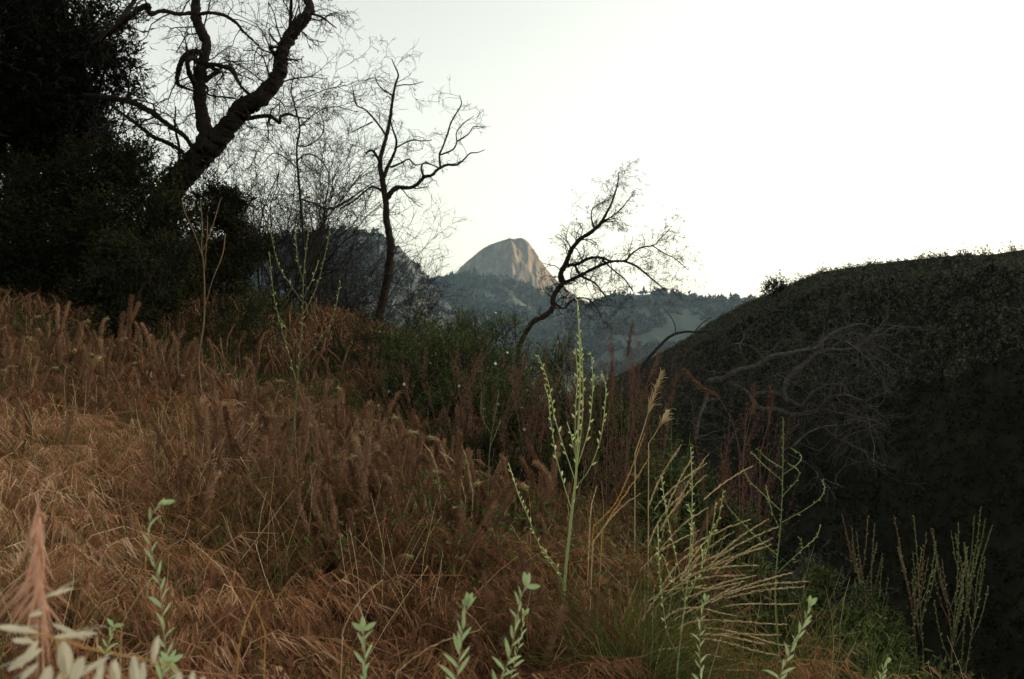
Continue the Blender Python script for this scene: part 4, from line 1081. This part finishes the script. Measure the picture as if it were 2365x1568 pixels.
# loose straw stalks around it
ST = [(Z8, [(1640, 1700), (1790, 1540), (1900, 1300), (1985, 1075)], 3.2, 'orange straw stalk leaning right above the tussock'), (Z8, [(1700, 1720), (1800, 1560), (1930, 1370), (2020, 1225)], 3.1, 'short straw stalk below the orange one above the tussock'),
      (Z8, [(1640, 1800), (1760, 1640), (1860, 1540), (1950, 1480)], 3.0, 'straw stalk leaning right just left of the tussock tips'),
      (Z8, [(610, 1500), (590, 1330), (550, 1210), (495, 1135)], 4.4, 'straw stalk bending left among the spikes'), (Z8, [(780, 1500), (730, 1330), (690, 1250), (610, 1195)], 4.2, 'curved straw stalk bending left in front of the green shrub'),
      (Z8, [(830, 1480), (800, 1300), (780, 1220), (755, 1150)], 4.3, 'short straw stalk in front of the green shrub'), (Z8, [(1620, 1640), (1630, 1550), (1645, 1490), (1660, 1440)], 3.3, 'upright straw stalk beside the bright wand plant'),
      (Z6, [(120, 1250), (170, 1140), (270, 1000), (380, 905)], 1.9, 'pale nodding straw head in the lower middle of the brome'), (Z6, [(480, 1530), (610, 1420), (780, 1320), (1035, 1240)], 1.6, 'long pale straw head lying across the leafy shoot at bottom'),
      (Z5, [(1590, 1600), (1625, 1300), (1690, 1100), (1770, 950)], 1.5, 'pale feathery straw head crossing an orange one at bottom left'), (Z5, [(1790, 1260), (1740, 1120), (1690, 1020), (1635, 925)], 1.55, 'orange straw head crossing a pale one at bottom left'),
      (Z5, [(820, 1200), (900, 1060), (970, 950), (1045, 870)], 1.4, 'yellow straw head left of the pale leafy shoot')]
for q, (cv, pts, dp, lab) in enumerate(ST):
    P, R = limb([(x, y, 5) for x, y in pts], cv, dp, .03, 1, 700 + q, rough=.02)
    R = np.linspace(.0011, .0006, len(P)) * (.5 + dp / 6)
    z0 = float(G(P[0, 0], P[0, 1]))
    if P[0, 2] > z0 + .02:
        P = np.vstack([[P[0, 0] - .02, P[0, 1] + .02, z0], P]); R = np.concatenate([[.0017], R])
    o = seed_head(P, R, .45, M['straw'] if 'orange' not in lab else M['orange_stem'], None, 'straw_stalk', seed=q, l=.011 * dp / 3 + .003, r=.0014 * dp / 3 + .0004, dens=230)
    props(o, lab, 'grass', 'single straw stalks')

# reddish plumes by the brink
PL = [(Z3, [(60, 1500), (110, 1350), (155, 1200), (212, 1035)], 4.2, 'tan feathery plume leaning right at the brink', M['straw']), (Z3, [(20, 1500), (60, 1300), (120, 1120), (190, 945)], 4.6, 'reddish plume behind the tan one at the brink', M['red_weed']),
      (Z3, [(680, 1500), (640, 1330), (560, 1180), (470, 1110), (375, 1020)], 4.8, 'reddish plume bending left below the fallen tree', M['red_weed']), (Z3, [(700, 1480), (730, 1340), (755, 1220), (762, 1105)], 5, 'upright reddish plume below the fallen tree, left of a pair', M['red_weed']),
      (Z3, [(800, 1500), (850, 1320), (865, 1220), (857, 1120)], 5, 'upright reddish plume below the fallen tree, right of a pair', M['red_weed']), (Z3, [(140, 1440), (180, 1380), (215, 1320), (242, 1265)], 3.9, 'small pale plume at the brink above the tussock', M['straw']),
      (Z3, [(-20, 1100), (0, 1000), (20, 880), (42, 740)], 6, 'reddish plume standing against the valley', M['red_weed']), (Z8, [(1860, 1250), (1880, 1000), (1900, 800), (1915, 620)], 5, 'thin reddish plume right of the bright wand plant', M['red_weed']),
      (Z8, [(1730, 1300), (1740, 1000), (1760, 750), (1772, 500)], 5.4, 'tall thin reddish plume right of the bright wand plant', M['red_weed'])]
def plume(P, R, mat, parent, name, frac=.5, l=.07, m=90, spread=.35, seed=0, w=.003):
    r_ = np.random.default_rng(seed)
    b = MB(); b.tubes(P, R, 5)
    n = len(P)
    u = (1 - frac + frac * r_.random(m)) * (n - 1.001); i = u.astype(int)
    T = norm(P[i + 1] - P[i]); c = P[i] + (P[i + 1] - P[i]) * (u - i)[:, None]
    sd = r_.normal(size=T.shape)
    d = norm(T + sd * spread * .6)
    ll = l * (.5 + .7 * r_.random(m)) * (1.15 - u / n * .6)
    t = np.linspace(0, 1, 4)
    Q = c[:, None] + d[:, None] * (ll[:, None] * t[None])[..., None] + np.array([0, 0, -1.0]) * (ll[:, None] * .25 * t[None] ** 2)[..., None]
    b.tubes(Q, np.array([[.5, 1, .9, .2]]) * w * .5 * np.ones((m, 1)), 3)
    return b.build(name, mat, parent)
for q, (cv, pts, dp, lab, mt) in enumerate(PL):
    P, R = limb([(x, y, 5) for x, y in pts], cv, dp, .05, 1, 760 + q, rough=.02)
    z0 = float(G(P[0, 0], P[0, 1]))
    if P[0, 2] > z0: P = np.vstack([[P[0, 0], P[0, 1] + .02, z0], P])
    props(plume(P, np.linspace(.0022, .0008, len(P)), mt, None, 'grass_plume', seed=q, m=110, l=.09), lab, 'grass', 'feathery plumes at the brink')

# red brown weeds
for q, (px, py, dp, h, lab) in enumerate([(1300, 980, 6.6, 1.0, 'red brown stalky weed left of the bright wand plant'), (1110, 990, 6.3, .9, 'red brown stalky weed in front of the broad flowering shrub'), (1000, 960, 6.6, .8, 'red brown stalky weed at the left foot of the flowering shrub'), (1215, 1010, 6.0, .8, 'red brown stalky weed among the loose green weeds'), (1400, 980, 6.0, .9, 'red brown stalky weed right of the bright wand plant'), (1460, 1080, 5.6, .8, 'red brown stalky weed behind the seeding tussock'), (1420, 900, 7.5, 1.0, 'red brown stalky weed against the valley'),
                                        (1660, 1150, 5.5, .7, 'red brown stalky weed at the brink behind the curving wand plant'), (1490, 950, 7, .9, 'red brown stalky weed under the arching bough'), (1720, 1100, 6.5, .8, 'red brown stalky weed below the fallen tree')]):
    x = (px - 1182.5) / FPX * dp; z = float(G(x, dp))
    top = (784 - (py - 190)) / FPX * dp
    h = max(.5, top - z)
    root = empty('red_weed', (x, dp, z), lab, 'wild plant', 'red brown stalky weeds')
    n = 9
    p0 = np.array([[x, dp, z]]) + rng.normal(size=(n, 3)) * np.array([.06, .06, 0])
    P, R = grow(p0, np.stack([rng.normal(size=n) * .16 + .05, rng.normal(size=n) * .16, np.ones(n)], 1), h * (.6 + .45 * rng.random(n)), np.full(n, .003), 9, .05, (0, 0, 0), .3)
    for i in range(n):
        b = MB(); b.tubes(P[i], R[i], 5); b.build('stem', M['red_weed'], root)
    p, d, l, r = children(P, R, np.full(n, h), 16, .35, .18, t0=.4)
    Pt, Rt = grow(p, d, l, np.full(len(p), .0012), 5, .12, (0, 0, .05))
    tb = MB(); tb.tubes(Pt, Rt, 3)
    sp = Pt[:, 1:].reshape(-1, 3); sp = np.repeat(sp, 4, 0) + rng.normal(size=(len(sp) * 4, 3)) * .006
    tb.leaves(sp, rng.normal(size=sp.shape) + np.array([0, 0, .5]), .011, .006, tri=True)
    tb.build('seed_twigs', M['red_weed'], root, 'stuff', smooth=False)

# narrow leaved plant at the brink
root_p = ray(1545, 1090, 4.8); zz0 = float(G(root_p[0], 4.8))
root = empty('leafy_weed', (root_p[0], 4.8, zz0), 'dark green weed with long narrow leaves at the brink under the fallen tree', 'wild plant')
for q, (ax, ay) in enumerate([(1552, 910), (1500, 985), (1595, 1000)]):
    P = cr([(root_p[0], 4.8, zz0), tuple((np.array([root_p[0], 4.8, zz0]) + ray(ax, ay, 4.8)) / 2), tuple(ray(ax, ay, 4.8))], 14)
    b = MB(); b.tubes(P, np.linspace(.004, .0015, 14), 6); b.build('stem', M['green_grass'], root)
    for k in range(26):
        t = .35 + .65 * k / 26; i = min(int(t * 13), 12)
        a = k * 2.4; d = np.array([math.cos(a), math.sin(a), .35])
        b = MB(); b.blade(P[i], d, (0, 0, 1), .11 * (1.25 - .8 * (t - .35) / .65), .014, .35); b.build('leaf', M['shrub_leaf'], root)

# ------------------------------------------------------------------ leafy shoots in the near foreground
def shoot(label, conv, depth, pts, lsize, seed, dens=1.0, w=6, group='pale leafy shoots along the bottom edge'):
    r_ = np.random.default_rng(seed); lsize *= 1.02; dens *= 1.3
    P, R = limb([(x, y, w * (1 - .6 * q / (len(pts) - 1))) for q, (x, y) in enumerate(pts)], conv, depth, .02, 1, seed, n=40, rough=.02)
    z0 = float(G(P[0, 0], P[0, 1])); top = len(P)
    P = np.vstack([[P[0, 0], P[0, 1], z0], P]); R = np.concatenate([[R[0]], R])
    root = empty('leafy_shoot', tuple(P[0]), label, 'wild plant', group)
    b = MB(); b.tubes(P, R, 7); b.build('stem', M['red_stem'], root)
    seg = np.linalg.norm(np.diff(P[1:], axis=0), axis=1); cum = np.concatenate([[0], np.cumsum(seg)])
    nl = int(cum[-1] / lsize * 1.75 * dens) + 3
    for k in range(nl):
        s = cum[-1] * (k + .3) / nl
        p = np.array([np.interp(s, cum, P[1:, c]) for c in range(3)])
        T = norm(np.array([np.interp(s + .01, cum, P[1:, c]) - np.interp(s - .01, cum, P[1:, c]) for c in range(3)]))
        a = k * 2.4 + r_.normal() * .4
        side = np.array([math.cos(a), .55 * math.sin(a), 0])
        fr = s / cum[-1]
        d = T * (.75 + .5 * fr) + side * (.9 - .45 * fr)
        sz = lsize * (1.1 - .45 * fr) * (.75 + .5 * r_.random())
        b = MB(); b.blade(p, d, T * .2 + np.array([0, -.6, .5]) - side * .4, sz, sz * (.18 + .07 * r_.random()), .22 * r_.normal() + .1, n=6, fold=.18)
        b.build('leaf', M['blue_leaf'], root)
    for k in range(3):      # the closed tip
        b = MB(); b.blade(P[-1], P[-1] - P[-4] + r_.normal(size=3) * .004, (0, -1, .2), lsize * .75, lsize * .28, .05); b.build('leaf', M['blue_leaf'], root)
    return root
shoot('tall pale blue green leafy shoot at bottom left beside the pink plume', Z5, 1.25, [(1130, 1600), (1120, 1400), (1100, 1200), (1085, 1000), (1060, 850), (1015, 680), (1003, 540), (1040, 430), (1090, 385)], .024, 801, .85)
shoot('low leafy shoot cluster at the foot of the tallest shoot', Z5, 1.15, [(1060, 1640), (1090, 1560), (1110, 1500), (1150, 1450)], .026, 802, 1.4)
shoot('tiny leafy shoot left of the tallest shoot', Z5, 1.5, [(700, 1420), (730, 1330), (765, 1210)], .022, 803, 1.2)
shoot('leafy shoot at the bottom edge, leftmost of the three in the middle', Z6, 1.25, [(280, 1650), (275, 1568), (265, 1380), (260, 1240)], .026, 804)
shoot('leafy shoot at the bottom edge, middle one of three', Z6, 1.25, [(860, 1700), (890, 1560), (915, 1350), (935, 1200), (962, 1070)], .027, 805, 1.1)
shoot('leafy shoot at the bottom edge, rightmost of the three in the middle', Z6, 1.25, [(1150, 1680), (1190, 1568), (1250, 1400), (1290, 1200), (1315, 1040), (1355, 945)], .026, 806)
shoot('slim leafy shoot at the bottom left of the curving wand plant', Z7, 1.9, [(330, 1650), (320, 1568), (312, 1400), (320, 1200), (345, 1080)], .022, 807, .8)
shoot('leafy shoot leaning right at the foot of the curving wand plant', Z7, 1.5, [(770, 1680), (810, 1568), (870, 1420), (930, 1300), (975, 1200), (1000, 1110)], .024, 808, 1.1)
shoot('tiny leafy shoot at the bottom edge far right', Z7, 2.0, [(1440, 1640), (1455, 1560), (1478, 1470)], .022, 809, 1.1)
shoot('small shaded leafy shoot near the bottom beside the wand plant', Z6, 2.0, [(1250, 1568), (1290, 1420), (1325, 1250), (1345, 1140)], .024, 810, .9)

# ------------------------------------------------------------------ pink plume and pale husks close to the lens
pd = .78
root_p = ray(*Z5(290, 1700)[:2], pd)
root = empty('pink_plume', (root_p[0], pd, float(G(root_p[0], pd))), 'blurred pink brome plume close to the lens at the left edge', 'grass')
P, R = limb([(310, 1900, 14), (295, 1568, 14), (290, 1300, 12), (275, 1000, 11), (262, 700, 10), (265, 480, 8), (252, 330, 5)], Z5, pd, .01, 1, 880, rough=.02)
P = np.vstack([[root_p[0], pd, float(G(root_p[0], pd))], P]); R = np.concatenate([[R[0]], R])
b = MB(); b.tubes(P, R, 7); b.build('stem', M['plume'], root)
strands = [[(262, 430), (300, 470), (318, 500)], [(258, 500), (200, 580), (165, 690), (160, 720)], [(240, 620), (130, 760), (50, 870)], [(250, 780), (130, 980), (0, 1150), (-60, 1230)], [(255, 820), (180, 1000), (120, 1200)],
           [(270, 600), (285, 780), (290, 1000)], [(262, 700), (230, 1000), (225, 1300)], [(270, 800), (300, 1100), (325, 1400)], [(270, 900), (250, 1250), (260, 1600)], [(275, 950), (310, 1250), (345, 1600)], [(262, 560), (250, 720), (245, 900)], [(268, 660), (292, 700), (305, 740)],
           [(270, 1050), (290, 1350), (290, 1650)], [(268, 850), (210, 1100), (170, 1350)]]
for q in range(54):      # finer drooping strands that make the brush
    t_ = random.random(); y0 = 380 + 700 * t_; x0 = 262 + 8 * math.sin(q)
    dx = random.gauss(-55, 105) * (.35 + t_); ln = random.uniform(160, 380)
    strands.append([(x0, y0), (x0 + dx * .5, y0 + ln * .45), (x0 + dx, y0 + ln)])
for q, s in enumerate(strands):
    Ps, Rs = limb([(x, y, (13 if q < 14 else 6) if k < len(s) - 1 else 5) for k, (x, y) in enumerate(s)], Z5, pd + .015 * math.sin(q * 2), .008, 1, 900 + q, n=9)
    b = MB(); b.tubes(Ps, Rs * np.array([.35, .7, 1, 1.1, 1.1, 1, .9, .6, .2]), 6)
    b.build('spikelet', M['plume'], root)
hd = .72
root_p = ray(*Z5(500, 1700)[:2], hd)
root = empty('oat_stalk', (root_p[0], hd, float(G(root_p[0], hd))), 'blurred stalk of pale oat husks close to the lens at bottom left', 'grass')
P, R = limb([(-60, 1225, 12), (100, 1245, 13), (370, 1290, 15), (600, 1360, 15), (850, 1412, 14), (1060, 1455, 12), (1200, 1500, 9)], Z5, hd, .01, 1, 950, rough=.02)
b = MB(); b.tubes(P, R, 7); b.build('stem', M['orange_stem'], root)
P, R = limb([(520, 2100, 18), (480, 1800, 18), (420, 1500, 16), (385, 1300, 14)], Z5, hd, .005, 1, 951, rough=.02)
P = np.vstack([[P[0, 0], P[0, 1], float(G(P[0, 0], P[0, 1]))], P]); R = np.concatenate([[R[0]], R])
b = MB(); b.tubes(P, R, 7); b.build('stem', M['orange_stem'], root)
husks = [((300, 1010), (485, 975), 48), ((355, 1185), (515, 1255), 34), ((365, 1280), (520, 1250), 40), ((0, 1235), (215, 1265), 45), ((90, 1290), (210, 1275), 36), ((260, 1310), (110, 1430), 75), ((280, 1360), (130, 1480), 70), ((420, 1330), (410, 1560), 85), ((450, 1340), (460, 1450), 60), ((560, 1420), (480, 1600), 80), ((740, 1430), (590, 1540), 55), ((690, 1460), (620, 1600), 60), ((770, 1430), (790, 1600), 75),
         ((1065, 1300), (980, 1440), 50), ((900, 1450), (880, 1600), 70), ((950, 1470), (960, 1620), 60), ((1190, 1510), (1180, 1620), 60), ((1290, 1530), (1310, 1640), 55), ((1360, 1560), (1380, 1650), 50), ((480, 1500), (400, 1650), 60), ((180, 1140), (270, 1160), 34), ((250, 1440), (180, 1580), 70), ((660, 1540), (700, 1660), 60), ((340, 1480), (330, 1640), 70)]
for q, (a, e, w) in enumerate(husks):
    y0 = hd + .03 * math.sin(q * 1.7); a = (a[0] + random.gauss(0, 14), a[1] + random.gauss(0, 14)); e = (e[0] + random.gauss(0, 30), e[1] + random.gauss(0, 25)); w = w * random.uniform(.65, 1.15)
    p0 = ray(*Z5(*a)[:2], y0); p1 = ray(*Z5(*e)[:2], y0 + .012 * math.cos(q))
    L = np.linalg.norm(p1 - p0)
    b = MB()
    wm = w * .82 / 2.92 / FPX * y0; L = L * 1.2
    b.blade(p0, p1 - p0, np.array([.3 * math.sin(q), -1, .35]), L, wm, .06, n=8, fold=.35)
    b.blade(p0 + np.array([0, .003, 0]), p1 - p0, np.array([-.3 * math.sin(q), 1, -.35]), L * .93, wm * .8, .02, n=8, fold=.35)
    b.tubes(np.stack([p0 + (p1 - p0) * f + np.array([0, -.002, .004 * f]) for f in (.6, 1.0, 1.5)])[None], np.array([[.0006, .0005, .0002]]), 4)
    b.build('husk', M['husk'], root)

# ------------------------------------------------------------------ air
m = bpy.data.materials.new('haze_air'); m.use_nodes = True
nt = m.node_tree; nt.nodes.clear()
o = nt.nodes.new('ShaderNodeOutputMaterial'); v = nt.nodes.new('ShaderNodeVolumePrincipled')
v.inputs['Color'].default_value = (.45, .72, 1.0, 1)
v.inputs['Density'].default_value = .000062
v.inputs['Anisotropy'].default_value = .3
nt.links.new(v.outputs[0], o.inputs['Volume'])
b = MB()
X0, X1, Y0, Y1, ZB, ZT = -5400, 5400, -5400, 5400, -41, 420
c = [(x, y, z) for z in (ZB, ZT) for y in (Y0, Y1) for x in (X0, X1)]
b.add(c, [(0, 2, 3, 1), (4, 5, 7, 6), (0, 1, 5, 4), (2, 6, 7, 3), (0, 4, 6, 2), (1, 3, 7, 5)])
props(b.build('haze', m, smooth=False), 'pale evening haze filling the valley air', 'haze', kind='stuff')
